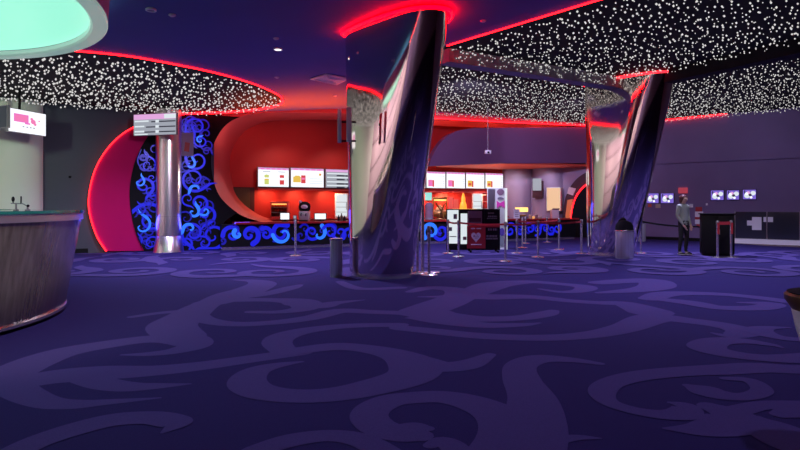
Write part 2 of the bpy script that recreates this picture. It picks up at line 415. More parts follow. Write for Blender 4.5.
# ------------------------------------------------------------------ concession opening: red back wall, cove, soffit, fascia
MA, MBp = (-6.5, 19.5), (5.2, 27.1)
w = MB(); w.slab(MA, MBp, 0, HT, .2); struct(w.build('wall_red', M['red']))
w = MB(); w.slab((5.0, 26.95), c_r, 0, HT, .2)
struct(w.build('wall_lavender', M['lavender']))
for px, r in ((519, .8), (551, .75)):                  # the two half-round piers of the lavender wall
    p = on_line((5.0, 26.95), c_r, px); w = MB(); w.lathe((p.x, p.y+.35, 0), [(r, 0), (r, 3.3)], 32)
    struct(w.build('trim_3', M['lavender'], smooth=40))
edge = [(262,222),(245,217),(232,209),(220,197),(214,183),(211,165),(212,150),(217,137),(226,125),(240,117),(258,113),(300,112),(347,113),(437,119.5),(520,123.5),(592,126)]
E = [pi(x, y) for x, y in catmull(edge[:12], 5)]+[pi(x, y) for x, y in edge[12:]]
cm = MB(); n = len(E); ext = Vector((.12, 1.75, 0)); top = [Vector((p.x, p.y, 5.0)) for p in E]
b0 = 0
for p in E: cm.v.append(p); cm.v.append(p+ext)
for i in range(n-1): cm.face((2*i, 2*i+1, 2*i+3, 2*i+2))
struct(cm.build('trim_4', M['redcove'], smooth=50))
# band between cove edge and ceiling (front face of the opening)
up = [p for p in E if p.z > 2.9 or p.x > -3]
i0 = next(i for i, p in enumerate(E) if p.z >= 3.7)
cm = MB()
for p, q in zip(E[i0:-1], E[i0+1:]):
    cm.prism([p, q, Vector((q.x, q.y, 5.1)), Vector((p.x, p.y, 5.1))], Vector((0, .06, 0)))
struct(cm.build('trim_5', M['redcove'], smooth=0))
# dark purple fascia hung over the counter, rounded at its left end
fe = catmull([(429,166),(432,157),(438,146),(446,137),(457,131),(472,128)], 5)
fpts = [pi(x, y, .06) for x, y in fe]+[pi(x, y, .06) for x, y in [(585,127),(640,127.5),(640,160),(585,163),(500,163.4)]]
cm = MB(); cm.prism(fpts, -N*.3); struct(cm.build('trim_6', M['purplefascia'], smooth=0))
a = pi(429, 165); b = pi(640, 161)
cm = MB(); cm.prism([ppt(a, 3.03), ppt(b, 3.06), Vector((c_r[0]+1, c_r[1], 3.06)), Vector((5.1, 27.05, 3.03)), Vector((1.6, 24.75, 3.0))], (0, 0, .08))
struct(cm.build('trim_7', M['orange'], smooth=0))

# ------------------------------------------------------------------ crimson panel with neon rim, scroll panel, counter
ce = catmull([(178,113),(160,117),(133,128),(117,139),(104,154),(95,171),(90,190),(89,206),(92,222),(98,238),(106.5,251)], 6)
C_edge = [pi(x, y, .02) for x, y in ce]
pan = thing('crimson_panel', 'curved crimson wall panel outlined by a red neon arc, left of the steel column', 'wall panel', (C_edge[30].x, C_edge[30].y, 0))
pts = C_edge+[pi(200, 250.5, .02), pi(200, 113, .02)]
for p in pts: p.z = max(p.z, 0.005)
m_ = MB(); m_.prism(pts, N*.10); m_.build('panel', M['crimson'], pan, smooth=0)
m_ = MB(); m_.tube([p+N*.125 for p in C_edge], .019, 8); m_.build('neon_tube', M['neon_rim'], pan)

scr = thing('scroll_panel', 'tall black wall panel with blue backlit scrollwork behind the steel column', 'wall panel', pi(180, 249, .13))
be = catmull([(176,113.5),(160,122),(147.5,137),(137,156),(131,178),(129.5,196),(131.5,215),(136.5,235),(144,250.5)], 5)
re = [(x, y) for x, y in catmull(edge[:12], 5)]
re = [q for q in re if q[0] <= 242]
pts = [pi(x, y, .13) for x, y in be]+[pi(218, 249.5, .13), pi(224, 222, .13)]+[pi(x, y, .13) for x, y in re if y < 214]
for p in pts: p.z = max(p.z, .005)
m_ = MB(); m_.prism(pts, N*.05); m_.build('panel', M['black'], scr, smooth=0)
def pimap(off): return lambda u, z: O+U*u+N*off+Vector((0, 0, z))
def puz(x, y, off):
    p = pi(x, y, off); return ((p-O).dot(U), p.z)
BL = sorted(((p.z, (p-O).dot(U)) for p in (pi(x, y, .184) for x, y in be)))
def ub(z):
    for (z0, u0_), (z1, u1_) in zip(BL[:-1], BL[1:]):
        if z0 <= z <= z1: return u0_+(u1_-u0_)*(z-z0)/max(z1-z0, 1e-6)
    return BL[0][1] if z < BL[0][0] else BL[-1][1]
def curl(mb, mi, x, y, r, a0, turns, sgn, w, off, tail=None):
    """scroll at photo place (x, y), radius in metres, on the long wall"""
    u, z = puz(x, y, off); pts = []; n = int(10*turns)+2
    for i in range(n+1):
        t = i/n; rr = r*(.12+.88*t**.9); an = a0+sgn*2*PI*turns*t
        pts.append((u+rr*math.cos(an), z+rr*math.sin(an), w*(.45+.75*t)))
    an = a0+sgn*2*PI*turns; tx, ty = -math.sin(an)*sgn, math.cos(an)*sgn
    x1, y1, _ = pts[-1]; L = r*1.0 if tail is None else tail
    pts.append((x1+tx*L*.6+math.cos(an)*L*.12, y1+ty*L*.6+math.sin(an)*L*.12, w*.9))
    pts.append((x1+tx*L+math.cos(an)*L*.45, y1+ty*L+math.sin(an)*L*.45, w*.1))
    mb.mat(mi); f0 = pimap(off); stroke(mb, pts, lambda a, b: f0(max(a, ub(b)+.03), max(.02, b)), 5, N*.00001)
sw = MB()
CUR = [ # mi, x, y, r, start angle, turns, direction, width
 (0,148,165,.24,0,1.2,1,.06),(2,150,162,.36,2,.9,-1,.045),(0,144,186,.28,1,1.3,-1,.10),(1,139,182,.16,2,.8,1,.07),(0,151,191,.16,4,1.2,1,.05),
 (0,150,219,.50,1,1.25,1,.12,.25),(1,141,226,.3,3,.7,1,.09),(0,140,210,.16,0,1.2,1,.06),(0,152,243,.20,2,1.2,-1,.06),(2,147,203,.16,5,1.1,-1,.05),
 (0,152,178,.13,5,1.1,1,.05),(0,138,240,.13,1,1,1,.05),(2,155,150,.2,0,1.1,-1,.05),
 (0,196,127,.30,2,1.2,1,.08),(0,201,141,.22,4,1.2,-1,.07),(1,200,140,.11,1,.9,-1,.06),(0,188,134,.2,0,1.1,1,.06),(2,190,122,.18,1,1.,-1,.05),
 (0,197,160,.32,5,1.3,-1,.09),(1,190,164,.16,2,.8,1,.08),(0,188,150,.18,3,1,1,.06),(0,194,179,.40,3,1.4,1,.10),(1,196,190,.18,5,.7,1,.10),
 (0,199,203,.26,1,1.3,-1,.10),(0,188,199,.2,4,1.1,1,.06),(1,193,212,.2,2,.8,1,.12),(0,206,214,.30,0,1.2,-1,.11),(1,205,211,.14,3,.8,-1,.08),
 (0,193,233,.36,2,1.35,1,.12),(1,190,229,.2,5,.7,1,.12),(0,186,243,.18,0,1.1,-1,.08),(0,204,243,.2,1,1.1,1,.07),(2,186,218,.2,2,1,1,.06),
 (0,213,236,.42,0,1.3,-1,.12),(2,212,224,.18,4,1.,1,.07)]
for c in CUR: curl(sw, *c[:7], c[7]*.75, tail=(c[8] if len(c) > 8 else None), off=.184+.0005*(CUR.index(c)))
g = random.Random(21)
for i in range(46):
    if i % 3 == 0: x, y = g.uniform(141, 156), g.uniform(150, 246)
    else:
        y = g.uniform(118, 246); x = g.uniform(184, 208 if y < 205 else 218)
    curl(sw, 2, x, y, g.uniform(.10, .22), g.uniform(0, 6), g.uniform(.9, 1.3), g.choice((-1, 1)), .045, .1825+.00005*i, .12)
sw.build('backlit_scrollwork', [M['blue_a'], M['blue_b'], M['blue_c']], scr, smooth=0)

# counter: one long run
def runbox(mb, x0, x1, off0, off1, z0, z1):
    a = pi(x0, 205, off0); b = pi(x1, 205, off0); d = N*(off1-off0)
    mb.prism([ppt(a, z0), ppt(b, z0), ppt(b, z0)+d, ppt(a, z0)+d], (0, 0, z1-z0))
ctr = thing('service_counter', 'long concession counter with red top and blue backlit scrollwork front', 'counter', ppt(pi(300, 249, .6), 0))
m_ = MB(); runbox(m_, 219, 566, .02, .60, .10, .80); m_.build('body', M['black'], ctr, smooth=0)
m_ = MB(); runbox(m_, 219.3, 565.7, .04, .57, 0, .10); m_.build('toe_kick', M['silver'], ctr, smooth=0)
m_ = MB(); runbox(m_, 232, 567, -.05, .68, .80, .86); m_.build('counter_top', M['redtop'], ctr, smooth=0)
sw = MB(); u0 = puz(216, 240, .61)[0]; u1 = puz(563, 240, .61)[0]
rr = random.Random(5)
big = [(250,232,.30,0,1.2,-1,.15,0),(232,233,.28,2,1.2,1,.12,0),(266,236,.2,1,1.2,1,.12,0),(281,233,.32,1.5,1.1,-1,.15,0),(283,232,.34,2,.8,-1,.11,1),
 (312,232,.24,4,1.2,1,.09,0),(301,238,.2,0,1,1,.08,2),(318,240,.3,3.6,.6,1,.13,1),(330,236,.26,2,1.1,1,.1,0),(340,232,.26,4,1.1,-1,.1,0),(238,226,.15,1,.8,-1,.12,1),(350,238,.25,3,1.1,1,.1,0),
 (431,236,.34,2,1.3,1,.15,1),(441,236,.3,5,1.2,-1,.12,0),(453,238,.26,0,1,1,.1,1),(465,237,.3,1,1.2,1,.1,0),(480,237,.3,3,1.2,-1,.1,0),(495,235,.3,2,1.2,1,.1,0),
 (510,235,.28,2,1.2,-1,.10,0),(520,235,.24,4,1.2,1,.09,0),(530,232,.22,1,1.2,1,.09,0),(537,235,.22,5,1.1,-1,.08,0),(545,229,.22,2,1.2,1,.1,0),(551,234,.22,4,1.2,-1,.1,0),(557,231,.2,0,1.1,1,.09,0)]
for i, (x, y, r, a0, tn, sg, wd, mi) in enumerate(big):
    u = puz(x, y, .61)[0]; zz = .45+(rr.random()-.5)*.12; r = min(r, .33)
    pts = []; n = int(10*tn)+2
    for k_ in range(n+1):
        t = k_/n; q = r*(.12+.88*t**.9); an = a0+sg*2*PI*tn*t; pts.append((u+q*math.cos(an), max(.13, min(.77, zz+q*math.sin(an))), wd*(.45+.7*t)))
    sw.mat(mi); stroke(sw, pts, pimap(.606+.0005*i), 5, N*.00001)
uu = u0+.2
while uu < u1-.3:                                       # smaller curls linking the large ones
    zz = rr.uniform(.25, .65); r = rr.uniform(.10, .17); pts = []; a0 = rr.uniform(0, 6); sg = rr.choice((-1, 1))
    for k_ in range(13):
        t = k_/12; q = r*(.12+.88*t); an = a0+sg*2*PI*1.1*t; pts.append((uu+q*math.cos(an), zz+q*math.sin(an), .05*(.5+t)))
    sw.mat(2); stroke(sw, pts, pimap(.602), 4, N*.00001); uu += rr.uniform(.25, .42)
sw.build('backlit_scrollwork', [M['blue_a'], M['blue_b'], M['blue_c']], ctr, smooth=0)
# back counter under the menu boards
bc = MB(); A2 = Vector((*MA, 0)); B2 = Vector((*MBp, 0)); T2 = (B2-A2).normalized(); N2 = Vector((T2.y, -T2.x, 0))
def menu_pt(x, off, z=0): 
    o = N2*off; p = on_line((A2.x+o.x, A2.y+o.y), (B2.x+o.x, B2.y+o.y), x); return Vector((p.x, p.y, z))
bct = thing('back_counter', 'red work counter along the wall under the menu screens', 'counter', menu_pt(300, .4))
def backbox(mb, x0, x1, o0, o1, z0, z1):
    a = menu_pt(x0, o0, z0); b = menu_pt(x1, o0, z0); d = N2*(o1-o0); mb.prism([a, b, b+d, a+d], (0, 0, z1-z0))
m_ = MB(); backbox(m_, 262, 500, .02, .5, 0, .86); m_.build('cabinet', M['red'], bct, smooth=0)
m_ = MB(); backbox(m_, 261, 501, .02, .54, .86, .90); m_.build('worktop', M['redtop'], bct, smooth=0)
m_ = MB(); backbox(m_, 256, 504, .012, .22, 1.94, 1.99); lg = tag(m_.build('ledge', M['redcove'], smooth=0), 'long narrow red ledge running under the row of menu screens', 'ledge')

# ------------------------------------------------------------------ menu screens
def wallrect(mb, mi, org, T, Nn, x0, x1, z0, z1, off):
    mb.mat(mi); a = org+T*x0+Nn*off; b = org+T*x1+Nn*off
    mb.poly([a+Vector((0, 0, z0)), b+Vector((0, 0, z0)), b+Vector((0, 0, z1)), a+Vector((0, 0, z1))])
SCR = [M['screen'], M['screen_lilac'], M['screen_magenta'], M['screen_pink'], M['screen_yellow'], M['screen_lime'], M['screen_red'], M['screen_grey'], M['screen_dark'], M['screen_violet'], M['screen_soft']]
def menu_screen(x0, x1, z0, z1, kind, label):
    a = menu_pt(x0, .16, z0); b = menu_pt(x1, .16, z0); wd = (b-a).length; h = z1-z0
    t = thing('menu_screen', label, 'screen', a, 0, 'menu screens over the concession')
    m = MB(); m.prism([a, b, b-N2*.08, a-N2*.08], (0, 0, h)); m.build('housing', M['grey'], t, smooth=0)
    m = MB(); R = lambda mi, u0, u1, v0, v1, off=.004: wallrect(m, mi, a, T2, N2, u0*wd, u1*wd, v0*h, v1*h, off)
    if kind == 'grey':
        R(7, .02, .98, .03, .97); R(1, .02, .98, .84, .97, .007)
        for i, v in enumerate((.70, .50, .27, .08)):
            R(10, .05, .95, v+.02, v+.09, .007)
            R(8, .35, .6, v-.08, v-.01, .008); R(8, .68 if i % 2 else .62, .96, v-.08, v-.01, .008)
    else:
        R(0, .02, .98, .03, .97); R(1, .02, .98, .87, .97, .006)
        for q in range(5): R(2, .10+.17*q, .10+.17*q+.11, .885, .95, .008)
        if kind == 'cups':                              # two drinks: lime and red
            for u, mi in ((.28, 5), (.76, 6)):
                R(mi, u-.07, u+.07, .14, .42, .007); R(4 if mi == 5 else 0, u-.06, u+.06, .36, .42, .009); R(mi, u-.07, u+.07, .48, .62, .008); R(10, u-.01, u+.01, .62, .72, .009)
                R(7, u-.12, u+.12, .76, .79, .007)
        elif kind == 'popcorn':
            R(4, .08, .30, .26, .55, .007); R(4, .13, .27, .50, .60, .008); R(6, .31, .44, .22, .62, .008); R(3, .33, .42, .40, .50, .010)
            R(4, .84, .90, .62, .74, .008); R(6, .86, .91, .66, .70, .010)
            for v in (.2, .32, .44): R(10, .55, .95, v, v+.04, .007)
        else:
            R(3 if kind == 'pink' else 4, .10, .32, .12, .50, .007); R(6, .32, .40, .10, .48, .008); R(2 if kind == 'pink' else 6, .14, .28, .20, .34, .010)
            for v in (.15, .28, .41, .56, .70): R(10, .5, .92, v, v+.03, .007); R(7, .88, .93, v, v+.03, .009)
    m.build('display', SCR, t, smooth=0)
    return t
menu_screen(257.5, 289.3, 2.03, 2.74, 'cups', 'menu screen showing a lime and a red drink, leftmost over the counter')
menu_screen(290.3, 324.2, 2.035, 2.76, 'popcorn', 'white menu screen showing popcorn beside a red cup, left of the grey showtimes screen')
menu_screen(325.2, 357, 2.04, 2.76, 'grey', 'grey showtimes screen with rows of lines over the counter, beside the big pillar')
menu_screen(405, 425.6, 2.09, 2.81, 'pink', 'menu screen half hidden by the right edge of the big pillar')
menu_screen(426.2, 445.6, 2.10, 2.82, 'pink', 'menu screen with a pink tub, first fully clear one right of the big pillar')
menu_screen(446.1, 465.2, 2.11, 2.83, 'pink', 'menu screen with a pink tub, left of the one with a yellow tub')
menu_screen(465.7, 484.6, 2.12, 2.84, 'yellow', 'menu screen with a yellow tub and red cup, right of the pillar')
menu_screen(485.1, 503.2, 2.13, 2.85, 'white' if False else 'yellow', 'menu screen at the right end of the row, above the tall standee')

# ------------------------------------------------------------------ star ceilings with red neon rims
from mathutils.geometry import delaunay_2d_cdt, intersect_point_line
def inside(pt, poly):
    x, y = pt; c = False; n = len(poly)
    for i in range(n):
        x1, y1 = poly[i]; x2, y2 = poly[i-1]
        if (y1 > y) != (y2 > y) and x < (x2-x1)*(y-y1)/(y2-y1)+x1: c = not c
    return c
def star_ceiling(name, label, poly, spacing, seed, neon_runs, singles=100, drop=.03, sizes=(.012, .016, .020, .024)):
    rg = random.Random(seed)
    poly = [tuple(p[:2]) for p in poly]
    xs_ = [p[0] for p in poly]; ys_ = [p[1] for p in poly]
    t = thing(name, label, 'star ceiling', (sum(xs_)/len(xs_), sum(ys_)/len(ys_), 4.5), group=None)
    pts = [Vector(p) for p in poly]; ne = len(pts)
    x = min(xs_)
    while x < max(xs_):
        y = min(ys_)
        while y < max(ys_):
            if inside((x, y), poly): pts.append(Vector((x, y)))
            y += .9
        x += .9
    vs, _, fs, *_r = delaunay_2d_cdt(pts, [(i, (i+1) % ne) for i in range(ne)], [], 1, 1e-4)
    m = MB()
    for v in vs: m.v.append(Vector((v.x, v.y, zc(v.x)-drop)))
    for f in fs: m.face(f)
    m.build('net_panel', M['net'], t, smooth=0, fix=False)
    for run in neon_runs:
        rad = .017
        if isinstance(run, tuple): run, rad = run
        m = MB(); m.tube([Vector((p[0], p[1], p[2] if len(p) > 2 else zc(p[0])-drop+.012)) for p in run], rad, 8); m.build('neon_tube', M['neon'], t)
    stars = []; x = min(xs_)
    while x < max(xs_):
        y = min(ys_)
        while y < max(ys_):
            px = x+rg.uniform(-.42, .42)*spacing; py = y+rg.uniform(-.42, .42)*spacing
            if inside((px, py), poly): stars.append((px, py, zc(px)-drop-.035-rg.random()*.10, rg.choice(sizes)))
            y += spacing
        x += spacing
    def score(s):
        if s[1] < 1: return 1e6
        u = 400+F*s[0]/s[1]; v = HZ-F*(s[2]-EYE)/s[1]
        return s[1] if (0 < u < 800 and 0 < v < 450) else 1e5+s[1]
    stars.sort(key=score)
    if singles:
        base = MB(); base.octa(Vector((0, 0, 0)), 1.0); o0 = base.build('star_light', M['star'], t, world=False, smooth=0)
        L = parent_loc(t)
        for i, s in enumerate(stars[:singles]):
            o = o0 if i == 0 else o0.copy()
            if i: col.objects.link(o); o.parent = t
            o.location = Vector(s[:3])-L; o.scale = (s[3],)*3
    m = MB()
    for s in stars[singles:]: m.octa(Vector(s[:3]), s[3])
    o = m.build('star_lights', M['star'], t, smooth=0, fix=False); o['kind'] = 'stuff'
    return t
a = cl(447, 45); b = cl(595, 0); d = (b-a).normalized()
r_near = [cl(437, 49), a]+[a+d*q for q in (1, 2, 3)]+[b]+[b+d*q for q in (1.5, 3, 4.5, 6)]
e = r_near[-1]
r_near += [Vector((e.x+.9, e.y-.6, 0)), Vector((e.x+2.2, e.y-.8, 0)), Vector((17.3, e.y-.9, 0))]
r_far = [Vector((17.3, 17.4, 0)), cl(800, 106.5), cl(727, 113), cl(665, 120)]+[(lambda q: q if q.y < pi(x, 205, .4).y else Vector((pi(x, 205, .4).x, pi(x, 205, .4).y, q.z)))(cl(x, y)) for x, y in ((585, 125.5), (510, 123), (437, 118.5))]
bul = catmull([(p.x, p.y) for p in (r_far[-1], cl(405, 112), cl(385, 95), cl(390, 75), cl(415, 58), cl(437, 49))], 5)
def clampd(x, y, off=.14):                                      # rim point kept just in front of the long wall
    q = cl(x, y); w_ = pi(x, y, off); return tuple(w_) if w_.y < q.y else (q.x, q.y, q.z-.02)
rw0 = [tuple(on_line((c_r[0]-.09, c_r[1]-.11), (17.41, 17.26), x, y)) for x, y in ((727, 113.5), (700, 116.5), (670, 119.5), (640, 122.5), (606, 125.5))]
r_neon = rw0+[clampd(x, y) for x, y in ((585, 125.5), (510, 122.5), (437, 118.3), (430, 117.5))]
star_ceiling('star_ceiling', 'big black star ceiling with red neon edge above the queue and second pillar', [(p.x, p.y) for p in r_near]+[(p.x, p.y) for p in r_far[:-1]]+bul[:-1], .165, 11,
             [[(p.x, p.y) for p in r_near[1:]], (r_neon, .022)])
# bulkhead step folded across the big star field
P0, P1, P2, P3 = cl(449, 46), cl(632, 77), cl(690, 64), cl(800, 36)
for (p, q, mm, lb) in ((P0, P1, 'netgrey', 'grey ceiling bulkhead under the star field, between the two mirror pillars'), (P1, P3, 'net', 'black ceiling bulkhead under the star field, right of the second mirror pillar')):
    m = MB(); dd = (q-p); dd.z = 0; nn = Vector((-dd.y, dd.x, 0)).normalized()*.35
    L = [p, q, q+nn, p+nn]
    L = [Vector((v.x, v.y, zc(v.x)-.34)) for v in L]
    m.prism(L, (0, 0, .30)); o = tag(m.build('ceiling_bulkhead', M[mm], smooth=0), lb, 'bulkhead')
    if mm == 'netgrey':
        g = random.Random(31); m = MB(); ln = dd.length; tt = dd.normalized(); nz = Vector((tt.y, -tt.x, 0))
        for i in range(int(ln/.045)): m.octa(Vector((p.x, p.y, 0))+tt*g.uniform(0, ln)+nz*.02+Vector((0, 0, zc(1)-.05-g.random()*.27)), g.choice((.010, .014, .018)))
        so = m.build('star_lights', M['star'], o, smooth=0, fix=False); so['kind'] = 'stuff'
le = [cl(x, y) for x, y in catmull([(83,50.5),(110,53),(140,57),(180,64.5),(215,72),(250,82),(272,91),(282,97.5),(281,102),(262,107),(232,110),(205,111.3),(180,112.6)], 4)]
dl = (le[0]-le[3]).normalized()
le = [le[0]+dl*q for q in (9, 6, 3, 1.5)]+le
aw = [pi(x, 205, .06) for x in (160, 110, 60)]
left_poly = [(p.x, p.y) for p in le]+[(p.x, p.y) for p in aw]+[(-10.0, 16.2), (-11.0, 15.2), (-12.4, 13.7), (-14.9, 11.0)]
left_poly = [(max(x, -14.9), y) for x, y in left_poly]
star_ceiling('star_ceiling', 'black star ceiling with curved red neon edge over the bar and steel column', left_poly, .17, 12, [[(p.x, p.y, p.z-.02) for p in le[:-20]], ([(q[0], q[1], q[2]-.07) for q in [clampd(x, y-1, .30) for x, y in catmull([(282,97.5),(281,102),(262,107),(232,110),(205,111.5),(177.5,112.8)], 4)]], .030)], sizes=(.017, .022, .026, .030))
bk = catmull([(-14.8,-2),(-11,-1),(-7,0),(-4,-1.5),(-3.2,-4),(-4.5,-6.5),(-8,-8),(-12,-8.5),(-14.8,-8.6)], 5)
star_ceiling('star_ceiling', 'star ceiling over the entrance side, seen only mirrored in the pillars', bk, .22, 13, [bk], singles=0)  # unseen, added to give the pillars something to reflect

# ------------------------------------------------------------------ mirror pillars
def chaikin(P, it=4):
    for _ in range(it):
        P = [q for i in range(len(P)) for q in (P[i].lerp(P[(i+1) % len(P)], .25), P[i].lerp(P[(i+1) % len(P)], .75))]
    return P
# plan of the flared pillar, relative to its middle: foot and head
FOOT = [(-.66, -.07), (-.22, -.54), (.24, -.52), (.575, -.26), (.60, .05), (.35, .40), (-.15, .45), (-.66, .25)]
HEAD = [(-.74, -.13), (.25, -1.25), (.72, -1.52), (1.20, -1.42), (1.22, -.75), (.75, .15), (-.25, .45), (-.75, .17)]
ZT = 4.80
def pillar(label, c):
    t = thing('mirror_pillar', label, 'pillar', (c[0], c[1], 0))
    A = chaikin([Vector(p) for p in FOOT]); B = chaikin([Vector(p) for p in HEAD]); n = len(A)
    NS = 24; m = MB()
    for i in range(NS+1):
        q = i/NS
        for a_, b_ in zip(A, B): p = a_.lerp(b_, q); m.v.append(Vector((p.x, p.y, .10+(ZT-.10)*q)))
    for i in range(NS):
        for k_ in range(n):
            k2 = (k_+1) % n; m.face((i*n+k_, i*n+k2, (i+1)*n+k2, (i+1)*n+k_))
    m.build('mirror_cladding', M['mirror'], t, world=False, smooth=60)
    m = MB(); m.prism([(p.x*.96, p.y*.96, 0) for p in A], (0, 0, .11)); m.build('plinth', M['silver'], t, world=False, smooth=40)
    g = sum(B, Vector((0, 0)))/n
    m = MB(); m.tube([Vector((p.x, p.y, ZT-.03))+Vector((p.x-g.x, p.y-g.y, 0)).normalized()*.05 for p in B[::2]], .03, 6, closed=True); m.build('neon_ring', M['neon_halo'], t, world=False)
    return t
big = pillar('large mirror-clad pillar flaring upwards with red neon ring, in the middle of the hall', (-.335, 11.40))
sec = dup(big, (-.335+6.25, 11.40+4.77, 0), None, 'farther mirror-clad pillar flaring upwards beside the black-lidded bin')
for c_ in sec.children:
    if c_.name.startswith('neon_ring'): c_.data = c_.data.copy(); c_.data.materials[0] = M['neon_rim']
# steel column on the left
cy = fl(168.5, 253).y+.40; cx = (168.7-400)*cy/F
t = thing('steel_column', 'slim polished steel column on a flared foot before the blue scrollwork', 'column', (cx, cy, 0))
m = MB(); m.lathe((cx, cy, 0), [(.352, .46), (.36, zc(cx)-.06)], 40); m.build('shaft', M['steel'], t, smooth=40)
m = MB(); m.lathe((cx, cy, 0), [(.435, 0), (.43, .03), (.357, .47), (.34, .49)], 40); m.build('flared_foot', M['steel'], t, smooth=40)
m = MB(); m.lathe((cx, cy, 0), [(.360, 1.05), (.360, 1.07)], 40); m.build('joint_ring', M['brushed'], t, smooth=40)

# showtimes sign in front of the column
def quadscreen(name, label, cat, x0, x1, y0, y1, d0, d1, draw, th=.07, group=None, hm='grey'):
    """screen whose lower edge runs from (x0, y1) at depth d0 to x1 at depth d1"""
    a = at(x0, y1, d0); b = at(x1, y1, d1); b.z = a.z; h = at(x0, y0, d0).z-a.z
    T = (b-a); wd = T.length; T.normalize(); Nn = Vector((T.y, -T.x, 0))
    t = thing(name, label, cat, a, group=group)
    m = MB(); m.prism([a, b, b-Nn*th, a-Nn*th], (0, 0, h)); m.build('housing', M[hm], t, smooth=0)
    m = MB(); m.R = lambda mi, u0, u1, v0, v1, off=.004: wallrect(m, mi, a, T, Nn, u0*wd, u1*wd, v0*h, v1*h, off)
    draw(m, a, T, Nn, wd, h); m.build('display', SCR, t, smooth=0)
    return t, a, T, Nn, wd, h
def draw_show(m, a, T, Nn, wd, h):
    m.R(7, .01, .99, .02, .98); m.R(1, .01, .99, .74, .98, .006); m.R(10, .72, .99, .76, .96, .008)
    for i, v in enumerate((.60, .36, .13)):
        m.R(10, .03, .36 if i == 0 else .26, v+.03, v+.10, .006); m.R(8, (.42, .30, .26)[i], .98, v, v+.055, .007); m.R(10, .52, .60, v-.02, v+.10, .009)
    m.R(10, .03, .34, .03, .08, .007)
t, a, T, Nn, wd, h = quadscreen('showtimes_sign', 'grey showtimes sign with a pink header mounted on the steel column', 'sign', 133.5, 176.5, 114.5, 136, 16.6, 16.25, draw_show)
m = MB(); m.tube([a+T*wd*.6+Vector((0, 0, h*.5))-Nn*.07, Vector((cx, cy-.3, a.z+h*.5))], .03); m.build('bracket', M['greymetal'], t)

# hanging screens above the bar
def draw_logo(m, a, T, Nn, wd, h):
    m.R(0, .01, .99, .02, .98)
    m.R(2, .14, .52, .46, .80, .005); m.R(3, .17, .49, .50, .76, .007)
    m.R(2, .42, .56, .40, .47, .008)
    for u, v, r in ((.64, .55, .085), (.60, .66, .05), (.80, .62, .03), (.69, .45, .05)):
        mi = 3; b0 = len(m.v); m.mat(3)
        m.poly([a+T*((u+r*.8*math.cos(q*PI/6))*wd)+Vector((0, 0, (v+r*1.2*math.sin(q*PI/6))*h))+Nn*.009 for q in range(12)])
    for u in (.36, .46, .55, .64): m.R(7, u, u+.05, .26, .31, .006)
t, a, T, Nn, wd, h = quadscreen('hanging_screen', 'white hanging screen with a pink speech-box logo above the bar', 'screen', 8, 46, 107, 131.2, 14.0, 15.1, draw_logo)
pz = zc(-9)-.05
m = MB(); p = a+T*wd*.33-Nn*.05; m.tube([Vector((p.x, p.y, a.z+h-.05)), Vector((p.x, p.y, zc(p.x)-.04))], .03); m.build('ceiling_rod', M['black'], t)
def draw_dark(m, a, T, Nn, wd, h): m.R(8, .02, .98, .04, .96)
t, a, T, Nn, wd, h = quadscreen('hanging_screen', 'dark hanging screen at the photo edge, left of the white one', 'screen', -24, 7.2, 109, 131, 14.6, 13.98, draw_dark)
m = MB(); p = a+T*wd*.5-Nn*.05; m.tube([Vector((p.x, p.y, a.z+h-.05)), Vector((p.x, p.y, zc(p.x)-.04))], .03); m.build('ceiling_rod', M['black'], t)

# twin edge-on display boards on the big pillar
p0 = at(345, 124, 10.35)
t = thing('display_bracket', 'pair of grey edge-on display boards held off the big pillar', 'display', (p0.x, p0.y, 0))
for xx, wpx, y0, y1, dd in ((339.5, 5, 108, 142, 10.35), (349, 6.5, 106.5, 141, 10.2)):
    q = at(xx, 0, dd); z1 = at(xx, y0, dd).z; z0 = at(xx, y1, dd).z; wdt = wpx*dd/F
    m = MB(); m.box((q.x-.012, q.y+.12, (z0+z1)/2), (wdt*.8, .09, z1-z0), .1, .01); m.build('board', M['lightgrey'], t)
for yy in (122, 141):
    m = MB(); m.tube([at(338, yy, 10.5), at(356, yy, 10.55)], .018); m.build('bracket_bar', M['black'], t)

# ------------------------------------------------------------------ round bar and its light canopy
BC = Vector((-7.07, 6.6, 0))
t = thing('round_bar', 'round steel-clad bar with green glass top at the left edge', 'bar', BC)
m = MB(); m.lathe(BC, [(2.70, 0), (2.70, .05)], 96); m.build('toe_kick', M['black'], t, smooth=40)
m = MB(); m.lathe(BC, [(2.81, .05), (2.83, .07), (2.90, .5), (3.02, 1.215)], 128); m.build('steel_cladding', M['barsteel'], t, smooth=40)
m = MB(); m.lathe(BC, [(2.80, .045), (2.845, .045), (2.845, .075), (2.80, .075)], 96); m.build('bottom_trim', M['silver'], t, smooth=40)
m = MB(); m.lathe(BC, [(2.2, 1.21), (3.045, 1.21), (3.045, 1.285), (2.2, 1.285), (2.2, 1.21)], 128, caps=False); m.build('bar_top_trim', M['brushed'], t, smooth=40)
m = MB(); m.lathe(BC, [(2.25, 1.301), (3.06, 1.301), (3.06, 1.335), (2.25, 1.335), (2.25, 1.301)], 128, caps=False); m.build('glass_top', M['glass'], t, smooth=40)
m = MB(); m.lathe(BC, [(2.9, 1.284), (3.048, 1.284), (3.048, 1.301), (2.9, 1.301)], 128, caps=False); m.build('glass_spacer', M['white'], t)
p = at(16, 212, 7.0); p.z = 1.335
t = thing('beer_tap', 'small black-handled tap fitting standing on the glass bar top', 'tap', p)
m = MB(); m.lathe(p, [(.03, 0), (.03, .012), (.010, .015), (.010, .085)], 12); m.build('stem', M['greymetal'], t)
m = MB(); m.lathe(p+Vector((.14, 0, 0)), [(.03, 0), (.03, .012), (.010, .015), (.010, .05)], 12); m.build('stem', M['greymetal'], t)
